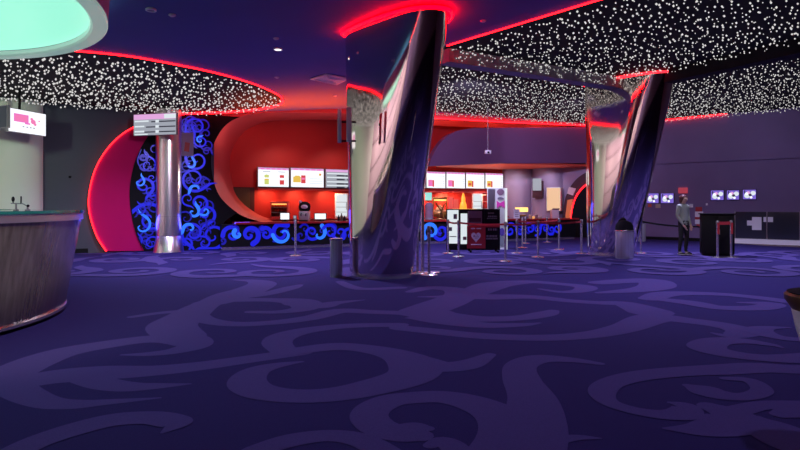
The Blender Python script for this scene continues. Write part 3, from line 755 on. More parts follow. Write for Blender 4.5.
m = MB(); m.tube([p+Vector((-.06, 0, .085)), p+Vector((.08, 0, .082)), p+Vector((.14, 0, .05))], .007); m.build('crossbar', M['greymetal'], t)
m = MB(); m.ball(p+Vector((-.035, 0, .135)), .018, 10, (1, 1, 1.9)); m.tube([p+Vector((-.035, 0, .085)), p+Vector((-.035, 0, .12))], .006); m.build('tap_handle', M['black'], t)
m = MB(); m.tube([p+Vector((.06, 0, .08)), p+Vector((.062, 0, .17))], .008); m.build('tap_lever', M['black'], t)
m = MB(); m.ball(p+Vector((.145, 0, .055)), .017, 10); m.build('knob', M['black'], t)
t = thing('light_canopy', 'round drum canopy with mint glowing underside hung over the bar', 'canopy', BC+Vector((0, 0, 3.9)))
m = MB(); m.lathe(BC, [(3.30, 3.93), (3.35, 3.95), (3.37, zc(-10)+.02)], 128, caps=False); m.build('drum_side', M['drumside'], t, smooth=40)
m = MB(); m.lathe(BC, [(3.12, 3.97), (3.13, 3.915), (3.16, 3.89), (3.335, 3.89), (3.35, 3.905), (3.345, 3.95)], 128, caps=False); m.build('rim', M['mintrim'], t, smooth=30)
m = MB(); m.lathe(BC, [(3.13, 3.985), (3.13, 4.0)], 96); m.build('glowing_panel', M['mint'], t, smooth=30)
p = at(8, 8, 9.0); 
m = MB(); p = BC+Vector((1.05, 1.75, 3.985)); m.lathe(p, [(.05, -.03), (.07, 0)], 16); m.build('sensor', M['greymetal'], t)

# ------------------------------------------------------------------ ceiling fittings
def downlight(p, label, r=.09):
    t = thing('downlight', label, 'ceiling light', p)
    m = MB(); m.lathe(p, [(r, -.03), (r, 0), (r*.72, 0), (r*.72, -.03), (r, -.03)], 20, caps=False); m.build('trim_ring', M['white'], t)
    m = MB(); m.lathe(p, [(r*.72, -.022), (r*.72, -.01)], 20); m.build('lens', M['lens'] if 'bright' in label else M['greymetal'], t)
    return t
downlight(cl(151, 9), 'small grey ceiling spotlight near the mint canopy', .085)
downlight(cl(278, 48.5), 'small bright ceiling downlight between star field and big pillar', .10)
for x, y, lb in ((276, 38, 'tiny ceiling detector just before the bright downlight'), (277, 77, 'tiny ceiling detector beyond the bright downlight, near the neon edge'),
                 (335, 95.5, 'tiny ceiling detector beyond the square vent'), (483, 20.5, 'tiny ceiling detector between big pillar and neon edge'), (172, 14.5, 'tiny ceiling detector beside the grey spotlight')):
    p = cl(x, y); m = MB(); m.lathe(p, [(.03, -.035), (.055, -.02), (.06, 0)], 14)
    tag(m.build('detector', M['white'], smooth=30), lb, 'detector', 'ceiling detectors')
q = [cl(310, 78), cl(326, 73), cl(349, 77.5), cl(337, 83.5)]
t = thing('ceiling_vent', 'square pale ceiling vent left of the big pillar', 'vent', cl(330, 78))
m = MB(); m.prism([v-Vector((0, 0, .045)) for v in q], (0, 0, .03)); m.build('frame', M['white'], t, smooth=0)
for s_ in (.78, .56, .34):
    c_ = (q[0]+q[1]+q[2]+q[3])/4
    m = MB(); R_ = [c_+(v-c_)*s_-Vector((0, 0, .05)) for v in q]; m.tube(R_, .012, 4, closed=True); m.build('louvre', M['white'], t, smooth=0)
p = at(488, 152, 20.0)
t = thing('pendant_camera', 'white camera box hanging on a thin rod before the purple fascia', 'camera', p)
m = MB(); m.tube([p+Vector((0, 0, .05)), Vector((p.x, p.y, zc(p.x)-.04))], .014); m.build('rod', M['greymetal'], t)
m = MB(); m.box(p, (.22, .16, .13), 0, .02); m.build('housing', M['white'], t)
m = MB(); m.tube([p+Vector((0, -.08, -.02)), p+Vector((0, -.12, -.02))], .035, 12); m.build('lens', M['black'], t)

# ------------------------------------------------------------------ queue posts and bins
def post_proto():
    t = thing('queue_post', 'x', 'queue post', (0, 0, 0), group='queue posts')
    m = MB(); m.lathe((0, 0, 0), [(.17, 0), (.17, .012), (.15, .022), (.035, .04)], 28); m.build('base', M['silver'], t, world=False)
    m = MB(); m.lathe((0, 0, 0), [(.030, .03), (.030, .90)], 16); m.build('post', M['silver'], t, world=False)
    m = MB(); m.lathe((0, 0, 0), [(.036, .86), (.038, .87), (.038, .97), (.030, .985)], 16); m.build('cassette', M['greymetal'], t, world=False)
    return t
proto = post_proto(); first = [True]; posts = {}
def post(key, x, y, label):
    p = fl(x, y)
    if first[0]: first[0] = False; t = proto; t.location = p; t['label'] = label
    else: t = dup(proto, p, None, label)
    posts[key] = t; return t
post('a', 295.5, 256, 'steel queue post standing alone before the blue counter, left of the big pillar')
post('b', 448, 253.5, 'steel queue post at the left end of the black notice trolley')
post('c', 458.5, 257, 'steel queue post in front of the white lightbox on the trolley')
post('d', 505.5, 261.5, 'nearest steel queue post, below the tall white-edged standee')
post('e', 517, 253.5, 'steel queue post behind the paper sign, second right of the standee')
post('f', 522.5, 248, 'steel queue post under the glowing food warmer, third right of the standee')
post('g', 525.5, 243.5, 'steel queue post closest to the counter under the glowing food warmer')
post('h', 538, 257.5, 'steel queue post midway between the standee and the second pillar')
post('i', 547, 242.5, 'steel queue post close to the counter end, small and far')
post('j', 559, 250, 'steel queue post before the peach wall lightbox')
post('k', 581.5, 254, 'steel queue post touching the left side of the second mirror pillar')
post('l', 641, 253.5, 'steel queue post right of the black-lidded bin')
post('m', 717.5, 258, 'steel queue post with a red belt before the black podium')
post('n', 731, 257.5, 'steel queue post with a red belt at the right edge of the black podium')
post('o', 417.5, 274, 'steel queue post close against the right foot of the big pillar')
post('p', 429, 275.5, 'foremost steel queue post at the right foot of the big pillar')
post('q', 431, 274.5, 'steel queue post standing apart, right of the big pillar foot') if False else None
def belt(k0, k1, m_='beltred', sag=.03, z=.925, hh=.05):
    a = posts[k0]; p = a.location+Vector((0, 0, z)); q = posts[k1].location+Vector((0, 0, z)) if isinstance(k1, str) else Vector(k1)
    m = MB(); n = 10; d = q-p; side = Vector((-d.y, d.x, 0)).normalized()*.003
    L = [p+d*(i/n)-Vector((0, 0, sag*4*(i/n)*(1-i/n))) for i in range(n+1)]
    b0 = 0
    for v in L: m.v += [v+side-Vector((0, 0, hh/2)), v+side+Vector((0, 0, hh/2)), v-side+Vector((0, 0, hh/2)), v-side-Vector((0, 0, hh/2))]
    for i in range(n):
        for k_ in range(4): m.face((4*i+k_, 4*i+(k_+1) % 4, 4*i+4+(k_+1) % 4, 4*i+4+k_))
    m.face((0, 1, 2, 3)); m.face((4*n+3, 4*n+2, 4*n+1, 4*n))
    m.build('belt', M[m_], a, smooth=0)
belt('b', 'c'); belt('c', 'd'); belt('d', 'h'); belt('h', 'k'); belt('e', 'j'); belt('m', 'n', sag=.01, hh=.08)
belt('l', at(699, 226.5, 18.6), 'beltblack', .05)
for k_ in 'mn':                                        # loose belt ends hanging down the posts
    m = MB(); p = posts[k_].location; m.box(p+Vector((.0, -.045, .78)), (.05, .012, .30)); m.build('loose_belt_end', M['beltred'], posts[k_], smooth=0)
# tall slim sign pole next to the pillar
p = fl(422.5, 272.8)
t = thing('sign_pole', 'tall slim pale steel pole on a flat foot hugging the big pillar on its right', 'pole', p)
m = MB(); m.box(p+Vector((.10, 0, .008)), (.50, .30, .016), 0, .004); m.build('foot', M['silver'], t)
m = MB(); m.lathe(p, [(.038, .015), (.038, 1.95)], 14); m.build('pole', M['silver'], t)
def bin_(x, y, r, h, label, lid=False):
    p = fl(x, y); p.y += r
    p.x = (x-400)*p.y/F
    t = thing('litter_bin', label, 'bin', p)
    m = MB(); m.lathe(p, [(r*.97, 0), (r*.97, .02), (r, .03), (r, h-.03)], 36); m.build('drum', M['binsteel'], t, smooth=40)
    m = MB(); m.lathe(p, [(r*1.02, h-.035), (r*1.03, h-.02), (r*1.03, h-.005), (r*.96, h), (r*.7, h)] if not lid else [(r*1.02, h-.035), (r*1.03, h-.02), (r*1.0, h)], 36); m.build('rim', M['silver'], t, smooth=40)
    if lid:
        m = MB(); m.lathe(p, [(r*.97, h), (r*.93, h+.12), (r*.75, h+.20), (r*.35, h+.25), (.02, h+.26)], 30); m.build('domed_lid', M['black'], t, smooth=60)
    return t
bin_(336.2, 277.5, .125, .75, 'narrow brushed steel bin left of the big mirror pillar')
bin_(624.3, 259, .235, .74, 'brushed steel bin with a black domed lid before the second pillar', True)
bin_(641, 241.5, .18, .72, 'far steel bin half hidden behind the second mirror pillar')

# ------------------------------------------------------------------ podium, right wall and its fittings
p = at(717, 254.5, 15.95); p.z = 0
t = thing('podium', 'black box podium with queue posts before it on the right', 'podium', p, -.38)
m = MB(); m.box((0, .05, .60), (.80, .46, 1.08), 0, .01); m.build('body', M['black'], t, world=False)
m = MB(); m.box((0, .05, 1.155), (.86, .54, .035), 0, .01); m.build('top', M['beltblack'], t, world=False)
m = MB(); m.box((0, .05, .03), (.72, .40, .06)); m.build('toe_recess', M['beltblack'], t, world=False)
for s_ in (-1, 1):
    m = MB(); m.box((s_*.195, -.186, .60), (.375, .014, 1.0), 0, .004)
    dr = m.build('door', M['black'], t, world=False)
    m = MB(); m.box((s_*.04, -.202, .66), (.012, .02, .14)); h_ = m.build('handle', M['greymetal'], dr, world=False)
RA, RB = c_r, (17.5, 17.37)
RT = (Vector((*RB, 0))-Vector((*RA, 0))).normalized(); RN = Vector((RT.y, -RT.x, 0))
def rwp(x, y, off): o = RN*off; return on_line((RA[0]+o.x, RA[1]+o.y), (RB[0]+o.x, RB[1]+o.y), x, y)
def rpanel(name, label, cat, x0, x1, y0, y1, th, hm, draw=None, group=None, base=.02):
    a = rwp(x0, y1, base+th); b = rwp(x1, y1, base+th); z0 = a.z; z1 = rwp((x0+x1)/2, y0, base+th).z; z0 = rwp((x0+x1)/2, y1, base+th).z
    a.z = b.z = z0; T = (b-a); wd = T.length; T.normalize(); h = z1-z0
    m = MB(); m.prism([a, b, b-RN*th, a-RN*th], (0, 0, h))
    if draw is None: return tag(m.build(name, M[hm], smooth=0), label, cat, group)
    t = thing(name, label, cat, a, 0, group); m.build('housing', M[hm], t, smooth=0)
    m = MB(); m.R = lambda mi, u0, u1, v0, v1, off=.004: wallrect(m, mi, a, T, RN, u0*wd, u1*wd, v0*h, v1*h, off)
    m.C = lambda mi, u, v, r, off=.006: (m.mat(mi), m.poly([a+T*(u*wd+r*math.cos(i*PI/6))+Vector((0, 0, v*h+r*math.sin(i*PI/6)))+RN*off for i in range(12)]))
    draw(m); m.build('display', SCR, t, smooth=0); return t
def dr_v(seed):
    def f(m):
        g = random.Random(seed)
        m.R(9, .03, .97, .04, .96)
        m.C(10, .76, .62, .085, .006); m.C(10, .34, .40, .10, .007); m.C(1, .42, .66, .06, .008); m.C(0, .30, .58, .05, .009); m.C(8, .55, .45, .05, .008); m.C(0, .62, .22, .045, .010)
        m.R(8, .12, .2, .62, .9, .009)
    return f
SG = 'small violet screens on the purple wall'
rpanel('wall_screen', 'small violet-white wall screen closest to the second mirror pillar', 'screen', 646, 659, 193, 203.5, .05, 'black', dr_v(1), SG)
rpanel('wall_screen', 'small violet-white wall screen just left of the standing person', 'screen', 660.5, 674, 193, 203.5, .05, 'black', dr_v(2), SG)
rpanel('wall_screen', 'small violet-white wall screen above the black podium', 'screen', 710.5, 724, 190, 200.5, .05, 'black', dr_v(3), SG)
rpanel('wall_screen', 'small violet-white wall screen, middle of the three right of the person', 'screen', 726.5, 739.5, 190, 200, .05, 'black', dr_v(4), SG)
rpanel('wall_screen', 'small violet-white wall screen, rightmost of the row', 'screen', 742.5, 756.5, 189.3, 199.6, .05, 'black', dr_v(5), SG)
rpanel('notice', 'small orange notice under the wall screen by the second pillar', 'notice', 648, 651.5, 203.8, 207, .01, 'orange')
rpanel('notice', 'small pale orange notice under the wall screen beside the person', 'notice', 655.5, 660.5, 204, 208, .01, 'cream')
rpanel('sign', 'plain red box sign on the purple wall just above the person', 'sign', 678.2, 687.3, 187.6, 193.4, .08, 'signred')
rpanel('notice', 'small white notice on the wall at the person\'s shoulder', 'notice', 689.5, 693, 204, 207.5, .01, 'paper')
rpanel('switch_plate', 'tiny white switch plate on the purple wall above the podium', 'switch', 705.8, 707.6, 203.2, 205.4, .015, 'white')
t = thing('notice_board', 'narrow red and white striped notice between the person and podium', 'notice', rwp(699, 226, .05))
for x0, x1, y0, y1, mm in ((695.5, 702, 207, 211.5, 'posterred'), (695, 703, 211.5, 217, 'paper'), (695, 703, 217, 219.5, 'posterred'), (695, 703, 219.5, 224, 'paper'), (696.5, 700.5, 224, 227, 'posterred')):
    a = rwp(x0, y1, .05); b = rwp(x1, y1, .05); m = MB(); m.prism([a, b, b-RN*.03, a-RN*.03], (0, 0, rwp(x0, y0, .05).z-a.z)); m.build('stripe', M[mm], t, smooth=0)
a = rwp(733, 243, .5); b = rwp(812, 243, .5)
m = MB(); m.prism([ppt(a, 0), ppt(b, 0), ppt(b, 0)-RN*.46, ppt(a, 0)-RN*.46], (0, 0, .17))
tag(m.build('platform', M['white'], smooth=0), 'long low white platform along the wall at the right edge', 'platform')
t = thing('glass_barrier', 'dark glass barrier with white papers behind the low white platform', 'barrier', ppt(rwp(760, 240, .2), .17))
for i, (x0, x1) in enumerate(((735, 767), (767.5, 812))):
    a = rwp(x0, 240, .16); b = rwp(x1, 240, .16); m = MB(); m.prism([ppt(a, .17), ppt(b, .17), ppt(b, .17)-RN*.02, ppt(a, .17)-RN*.02], (0, 0, .98)); m.build('glass_panel', M['darkglass'], t, smooth=0)
for x in (735, 767, 800):
    a = rwp(x, 240, .2); m = MB(); m.lathe(ppt(a, .17), [(.02, 0), (.02, 1.0)], 10); m.build('upright', M['greymetal'], t)
for x0, x1, y0, y1, lb in ((752, 761.5, 217, 230, 'larger white paper on the dark glass barrier'), (747, 752, 220.5, 225.5, 'small white paper touching the larger one on the glass barrier'), (763.5, 773, 217, 222, 'white paper strip right of the larger paper on the glass barrier')):
    rpanel('paper_notice', lb, 'paper', x0, x1, y0, y1, .004, 'paper', base=.181)
a = rwp(733, 244, .52); b = rwp(815, 244, .52); 
m = MB(); m.prism([ppt(a, .003), ppt(b, .003), ppt(b, .003)+RN*.9, ppt(a+RT*1.2, .003)+RN*.9], (0, 0, .004))
o = m.build('floor_wood', M['wood'], smooth=0); struct(o)
# pedestal at the right photo edge
p = Vector((2.437, 3.25, 0))
t = thing('pedestal', 'white tapered pedestal with bronze rim and black top at the right photo edge', 'pedestal', p)
m = MB(); m.lathe(p, [(.15, 0), (.15, .02), (.12, .05), (.115, .45), (.185, .70), (.205, .805)], 40); m.build('stem', M['white'], t, smooth=40)
m = MB(); m.lathe(p, [(.200, .80), (.215, .825), (.240, .862), (.240, .888), (.226, .90)], 40); m.build('rim', M['gold'], t, smooth=40)
m = MB(); m.lathe(p, [(.226, .885), (.226, .905), (.20, .912)], 40); m.build('top', M['black'], t, smooth=40)

# ------------------------------------------------------------------ notice trolley and standee
p = fl(473, 252)
TZ = p.y
t = thing('notice_trolley', 'wheeled black notice trolley with white lightboxes and a red heart poster', 'notice stand', p)
def tp(x, y, d=0.0): q = at(x, y, TZ+d); return q
def tpan(name, x0, x1, y0, y1, th, mm, off=0.0, parent=None):
    a = tp(x0, y1, -off); b = tp(x1, y1, -off); m = MB(); m.prism([a, b, b+Vector((0, th, 0)), a+Vector((0, th, 0))], (0, 0, tp(x0, y0, -off).z-a.z)); return m.build(name, M[mm], parent or t, smooth=0)
tpan('frame', 446.5, 500, 209, 250, .06, 'black')
tpan('lightbox', 447.5, 458.5, 210, 243.5, .05, 'screen_soft', .06); tpan('lightbox', 460.8, 467.3, 213.5, 244, .05, 'screen_soft', .06)
for x0, x1, y0, y1 in ((453.5, 457, 214, 219), (449, 452, 227, 231), (449.5, 456.5, 236, 237)):
    m = MB(); a = tp(x0, y1, -.064); b = tp(x1, y1, -.064); m.prism([a, b, b+Vector((0, 0, tp(x0, y0).z-a.z)), a+Vector((0, 0, tp(x0, y0).z-a.z))], (0, -.004, 0)); m.build('print', M['greymetal'], t, smooth=0)
m = MB(); a = tp(463, 240, -.064); b = tp(466.5, 240, -.064); m.prism([a, b, b+Vector((0, 0, .1)), a+Vector((0, 0, .1))], (0, -.004, 0)); m.build('print', M['mauve'], t, smooth=0)
lb2 = tpan('photo_panel', 468, 482, 211, 226, .04, 'mauve', .05)
m = MB(); a = tp(469, 222, -.056); b = tp(481, 222, -.056); m.prism([a, b, b+Vector((0, .005, .12)), a+Vector((0, .005, .12))], (0, -.004, 0)); m.build('picture_band', M['wine'], lb2, smooth=0)
po = tpan('heart_poster', 467, 485.5, 227, 248.5, .03, 'posterred', .10)
m = MB(); hc = tp(476, 236.8, -.104); hp = []
for i in range(40):
    s_ = 2*PI*i/40; hx = 16*math.sin(s_)**3; hy = 13*math.cos(s_)-5*math.cos(2*s_)-2*math.cos(3*s_)-math.cos(4*s_)
    hp.append(hc+Vector((hx*.0088, 0, hy*.0105)))
m.prism(hp, (0, -.006, 0)); hb = m.build('heart_emblem', M['paper'], po, smooth=0)
m = MB()
for i, (dx, dz, wd, hh) in enumerate(((-.05, .04, .05, .015), (.04, .05, .05, .015), (-.02, 0, .10, .014), (.0, -.04, .07, .014), (-.06, .01, .03, .03), (.06, .0, .03, .03))): m.box(hc+Vector((dx, -.008, dz)), (wd, .004, hh))
m.build('emblem_pattern', M['mauve'], hb, smooth=0)
m = MB()
for x0, x1, y in ((471, 475, 229), (476.5, 481, 229), (471, 481.5, 245)):
    a = tp(x0, y, -.104); b = tp(x1, y, -.104); m.prism([a, b, b+Vector((0, 0, .028)), a+Vector((0, 0, .028))], (0, -.004, 0))
m.build('poster_lines', M['paper'], po, smooth=0)
bp = tpan('black_panel', 484.5, 499.5, 209, 249.5, .03, 'black', .05)
m = MB(); g = random.Random(4)
for x0, x1, y, hh in ((488,494,214,.05),(488,497,217.2,.045),(487,497,218.9,.03),(488,492,230.5,.06),(493,497,230.5,.06),(486.5,497,237,.055),(486,498,239.4,.05)):
    x = x0
    while x < x1:
        wl = g.uniform(.6, 1.6); a = tp(x, y, -.054); b = tp(min(x+wl, x1), y, -.054); m.prism([a, b, b+Vector((0, 0, hh)), a+Vector((0, 0, hh))], (0, -.003, 0)); x += wl+.5
m.build('print', M['grey'], bp, smooth=0)
m = MB(); a = tp(467, 227.3, -.06); b = tp(499.5, 227.3, -.06); m.prism([a, b, b+Vector((0, 0, .05)), a+Vector((0, 0, .05))], (0, -.02, 0)); m.build('cross_rail', M['beltred'], t, smooth=0)
for x in (449, 470, 497):
    for dy in (-.18, .22):
        q = tp(x, 250, 0); m = MB(); m.tube([Vector((q.x, TZ+dy, .05)), Vector((q.x, TZ+dy*.2, .12))], .015); m.lathe((q.x, TZ+dy, 0), [(.02, 0), (.035, .02), (.035, .05), (.02, .07)], 12); m.build('caster', M['black'], t)
p = fl(497, 249.5); SZ = p.y
t = thing('standee', 'tall white-edged cardboard standee with a magenta bow print beside the trolley', 'standee', p, 0)
m = MB(); a = at(487.5, 249.5, SZ); b = at(505.5, 249.5, SZ); top_ = at(487.5, 188, SZ).z; m.prism([ppt(a, 0), ppt(b, 0), ppt(b, 0)+Vector((0, .06, 0)), ppt(a, 0)+Vector((0, .06, 0))], (0, 0, top_)); m.build('board', M['pale'], t, smooth=0)
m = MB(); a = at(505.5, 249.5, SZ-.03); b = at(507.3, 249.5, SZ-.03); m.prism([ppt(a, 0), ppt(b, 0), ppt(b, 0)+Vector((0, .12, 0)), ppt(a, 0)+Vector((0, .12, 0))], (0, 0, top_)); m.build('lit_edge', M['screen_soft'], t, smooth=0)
def sblob(name, pts, mm, off=.008):
    m = MB(); m.prism([at(x, y, SZ-off) for x, y in pts], (0, .006, 0)); return m.build(name, M[mm], t, smooth=0)
def ell(x, y, rx, ry, n=14): return [(x+rx*math.cos(2*PI*i/n), y+ry*math.sin(2*PI*i/n)) for i in range(n)]
sblob('grey_print', [(488, 189), (495, 189), (494, 214), (488, 214)], 'greymetal')
sblob('dark_print', ell(500.5, 192, 3.6, 3.2), 'mauve'); sblob('dark_print', ell(500.5, 198.3, 3.2, 1.3), 'grey')
sblob('bow_print', [(496.5, 200.5), (500, 203), (504.5, 200.5), (504.8, 208), (500.5, 205.5), (497, 208)], 'magenta', .012)
sblob('violet_print', ell(502, 232, 2.6, 4), 'violetbox'); sblob('pale_print', ell(501.5, 241, 3, 5), 'palegreen')
m = MB(); q = fl(497, 249.5); m.box((q.x, SZ+.12, .02), (.5, .3, .04)); m.build('foot', M['white'], t)

# ------------------------------------------------------------------ things on and behind the counter
CZ, BZ = .86, .90
def on_counter(x, off=.35): p = pi(x, 205, off); return Vector((p.x, p.y, CZ))
def on_back(x, off=.3): return menu_pt(x, off, BZ)
def zat(y, d): return EYE-(y-HZ)*d/F
RZ = math.atan2(U.y, U.x)
def pos_screen(x0, x1, y0, y1, label):
    p = on_counter((x0+x1)/2, .30); w_ = (x1-x0)*p.y/F; zb = max(zat(y1, p.y), CZ+.05); h = zat(y0, p.y)-zb
    t = thing('till_screen', label, 'till', p, RZ*.3)
    m = MB(); m.box((0, .02, .012), (w_*.6, .2, .024), 0, .006); m.build('base', M['black'], t, world=False)
    m = MB(); m.tube([(0, .05, .02), (0, .03, zb-CZ+h*.4)], .025); m.build('stand', M['black'], t, world=False)
    m = MB(); m.box((0, 0, zb-CZ+h/2), (w_, .04, h), 0, .006); m.build('bezel', M['black'], t, world=False)
    m = MB(); m.box((0, -.022, zb-CZ+h/2), (w_*.88, .006, h*.84)); m.build('display', M['screen'], t, world=False)
pos_screen(280, 289.8, 212.5, 220.5, 'white till screen on the counter before the red food cabinet')
pos_screen(314.2, 326.5, 213, 221.3, 'bluish-white till screen with black bezel, right of the black-domed machine')
p = on_counter(295, .3); t = thing('card_reader', 'small upright card reader between till screen and black-domed machine', 'card reader', p)
m = MB(); m.box(p+Vector((0, 0, .10)), (.12, .06, .20), 0, .015); m.build('body', M['grey'], t)
m = MB(); m.box(p+Vector((0, -.033, .14)), (.08, .006, .08)); m.build('display', M['screen_grey'], t)
# red food cabinet
p = on_back(280, .30)
t = thing('food_cabinet', 'red and orange lit food cabinet behind the first till screen', 'food cabinet', p)
sx = 17*p.y/F; hh = zat(201.5, p.y)-BZ
m = MB(); m.box(p+Vector((0, 0, .05)), (sx, .4, .1)); m.box(p+Vector((0, 0, hh-.04)), (sx, .4, .08), 0, .01); m.box(p+Vector((0, .18, hh/2)), (sx, .03, hh))
for s_ in (-1, 1): m.box(p+Vector((s_*sx*.48, 0, hh/2)), (.03, .4, hh))
m.build('cabinet', M['redcove'], t)
for q in (.38, .66):
    m = MB(); m.box(p+Vector((0, 0, hh*q)), (sx*.92, .34, .02)); m.build('shelf', M['greymetal'], t)
m = MB(); m.box(p+Vector((0, -.05, hh-.09)), (sx*.85, .2, .03)); m.build('lamp', M['warm'], t)
m = MB(); g = random.Random(8)
for q in (.40, .68):
    for i in range(6): m.ball(p+Vector((sx*(-.38+.15*i), -.05, hh*q+.06)), .05, 8)
o = m.build('snacks', M['orange'], t); o['kind'] = 'stuff'
# black-domed machine
p = on_counter(304.5, .15)
t = thing('drinks_machine', 'silver drinks machine topped by a black dome with a white oval', 'drinks machine', p)
hb = zat(211, p.y)-CZ
m = MB(); m.box(p+Vector((0, 0, hb*.5)), (.34, .34, hb), 0, .03); m.build('body', M['brushed'], t)
m = MB(); m.lathe(p+Vector((0, 0, hb-.01)), [(.13, 0), (.19, .06), (.20, .16), (.17, .26), (.08, .32), (.01, .33)], 24); m.build('dome', M['black'], t, smooth=60)
m = MB(); m.ball(p+Vector((.02, -.17, hb+.14)), .06, 14, (2.0, .7, 1.2)); m.build('oval_badge', M['white'], t)
m = MB(); m.ball(p+Vector((-.13, -.05, hb+.30)), .06, 10); m.build('cap', M['white'], t)
for s_ in (-.08, .08):
    m = MB(); m.tube([p+Vector((s_, -.18, hb*.75)), p+Vector((s_, -.23, hb*.70)), p+Vector((s_, -.23, hb*.5))], .018); m.build('spout', M['black'], t)
m = MB(); m.box(p+Vector((0, -.2, .02)), (.28, .12, .04)); m.build('drip_tray', M['black'], t)
def fridge(x0, x1, y0, label, off=.30):
    p = on_back((x0+x1)/2, off); w_ = (x1-x0)*p.y/F; h = zat(y0, p.y)-BZ
    t = thing('drinks_fridge', label, 'fridge', p)
    m = MB(); m.box(p+Vector((0, .10, h/2)), (w_, .30, h), 0, .01); m.build('housing', M['white'], t)
    m = MB(); m.box(p+Vector((0, -.07, h*.52)), (w_*.86, .02, h*.88)); m.build('lit_door', M['screen_soft'], t)
    for q in (.25, .45, .65):
        m = MB(); m.box(p+Vector((0, -.085, h*q)), (w_*.8, .006, .015)); m.build('shelf', M['grey'], t)
    m = MB(); m.box(p+Vector((w_*.40, -.10, h*.5)), (.02, .03, h*.3)); m.build('handle', M['grey'], t)
fridge(335, 348, 193.5, 'lit white drinks fridge half hidden behind the left edge of the big pillar')
fridge(472.3, 482.3, 193.5, 'lit white drinks fridge behind the notice trolley, left of the standee')
for x, h, r, lb in ((338.6, .20, .04, 'black bottle on the counter, leftmost of three by the big pillar'), (341.5, .26, .045, 'tallest black bottle on the counter by the big pillar'), (344.4, .18, .05, 'black bottle on the counter closest to the big pillar')):
    p = on_counter(x, .3); t = thing('bottle', lb, 'bottle', p, group='bottles by the pillar')
    m = MB(); m.lathe(p, [(r, 0), (r, h*.6), (r*.4, h*.8), (r*.4, h*.95)], 14); m.build('body', M['olive'] if h > .25 else M['black'], t)
    m = MB(); m.lathe(p, [(r*.45, h*.94), (r*.45, h)], 12); m.build('cap', M['white'] if h < .2 else M['black'], t)
# doorway in the red wall, left end
def wallbox(mb, x0, x1, z0, z1, off, th):
    a = menu_pt(x0, off, z0); b = menu_pt(x1, off, z0); mb.prism([a, b, b-N2*th, a-N2*th], (0, 0, z1-z0))
m = MB(); wallbox(m, 230.5, 254.5, 0, 2.02, .03, .04); dr = struct(m.build('door_1', M['wine'], smooth=0))
m = MB(); wallbox(m, 233, 250, .75, 1.98, .05, .02); m.build('door_panel', M['olive'], dr, smooth=0)
m = MB(); wallbox(m, 248.2, 249.2, .95, 1.15, .075, .02); m.build('door_handle', M['greymetal'], dr, smooth=0)
# right group on the back counter
m = MB(); a = menu_pt(425, .04, 1.6); wallbox(m, 425.3, 431.8, zat(200.3, a.y), zat(192.5, a.y), .05, .03)
tag(m.build('wall_display', M['screen_teal'], smooth=0), 'small teal wall display right of the big pillar under the menu screens', 'screen')
p = on_back(440, .4); t = thing('popcorn_warmer', 'yellow lit popcorn warmer under the pink-tub menu screens', 'popcorn warmer', p)
w_ = 14*p.y/F; h = zat(197, p.y)-BZ
m = MB(); m.box(p+Vector((0, 0, .12)), (w_, .5, .24), 0, .02); m.box(p+Vector((0, 0, h-.05)), (w_, .5, .10), 0, .02)
for s_ in (-1, 1):
    for u in (-1, 1): m.box(p+Vector((s_*w_*.47, u*.22, h/2)), (.03, .03, h))
m.build('frame', M['gold'], t)
m = MB(); m.box(p+Vector((0, -.08, h-.13)), (w_*.85, .28, .05)); m.build('heat_lamp', M['warm'], t)
m = MB(); g = random.Random(2)
for i in range(130):
    an = g.uniform(0, 6.28); r = abs(g.gauss(0, .5)); m.ball(p+Vector((w_*.4*min(r, 1)*math.cos(an), .2*min(r, 1)*math.sin(an), .26+.25*max(0, 1-r)*g.random())), .035, 6)
o = m.build('popcorn', M['cream'], t); o['kind'] = 'stuff'
for x0, x1, y0, y1, lb in ((449, 453, 197, 213, 'left red snack poster panel behind the glowing warming shelf'), (453.8, 458.5, 199, 213, 'right red snack poster panel beside the amber cone lamp')):
    m = MB(); a = menu_pt(x0, .1, 0); wallbox(m, x0, x1, zat(y1, a.y), zat(y0, a.y), .06, .04)
    tag(m.build('wall_poster', M['screen_red'], smooth=0), lb, 'poster')
p = on_back(463.2, .28); h = zat(193, p.y)-BZ
t = thing('amber_lamp', 'glowing amber stepped cone lamp on the back counter', 'lamp', p)
m = MB(); m.lathe(p, [(.10, 0), (.10, .03), (.05, .05)], 20); m.build('base', M['gold'], t)
for i, (z0, z1, r0, r1) in enumerate(((.05, .38, .17, .16), (.38, .62, .15, .11), (.62, 1.0, .09, .03))):
    m = MB(); m.lathe(p, [(r0, h*z0), (r0, h*(z0*.6+z1*.4)), (r1, h*z1)], 20); m.build('tier', M['amber'], t)
p = on_counter(466, .10); a_, b_ = on_counter(456, .10), on_counter(477, .10); dd = (b_-a_)
t = thing('warming_shelf', 'long low warming shelf with glowing strip above the notice trolley', 'warming shelf', p)
zz = zat(211, p.y)
m = MB(); m.prism([a_+Vector((0, 0, 0)), b_, b_-N*.3, a_-N*.3], (0, 0, .06)); m.build('tray', M['greymetal'], t, smooth=0)
for e in (a_, b_-dd*.03):
    m = MB(); m.prism([e-N*.12, e+dd*.03-N*.12, e+dd*.03-N*.16, e-N*.16], (0, 0, zz-CZ)); m.build('upright', M['greymetal'], t, smooth=0)
m = MB(); m.prism([ppt(a_, zz), ppt(b_, zz), ppt(b_, zz)-N*.25, ppt(a_, zz)-N*.25], (0, 0, .08)); m.build('glowing_strip', M['warm'], t, smooth=0)
p = fl(429.5, 246); p = pi(429.3, 246, .95); p.z = 0
t = thing('padded_stool', 'tall rounded mauve padded barrel standing at the counter, right of the big pillar', 'stool', p) if False else None
p = on_counter(429, .42)
t = thing('padded_drum', 'rounded mauve padded drum on the counter right of the big pillar', 'drum', p)
r = 4.2*p.y/F; h = zat(202.5, p.y)-CZ
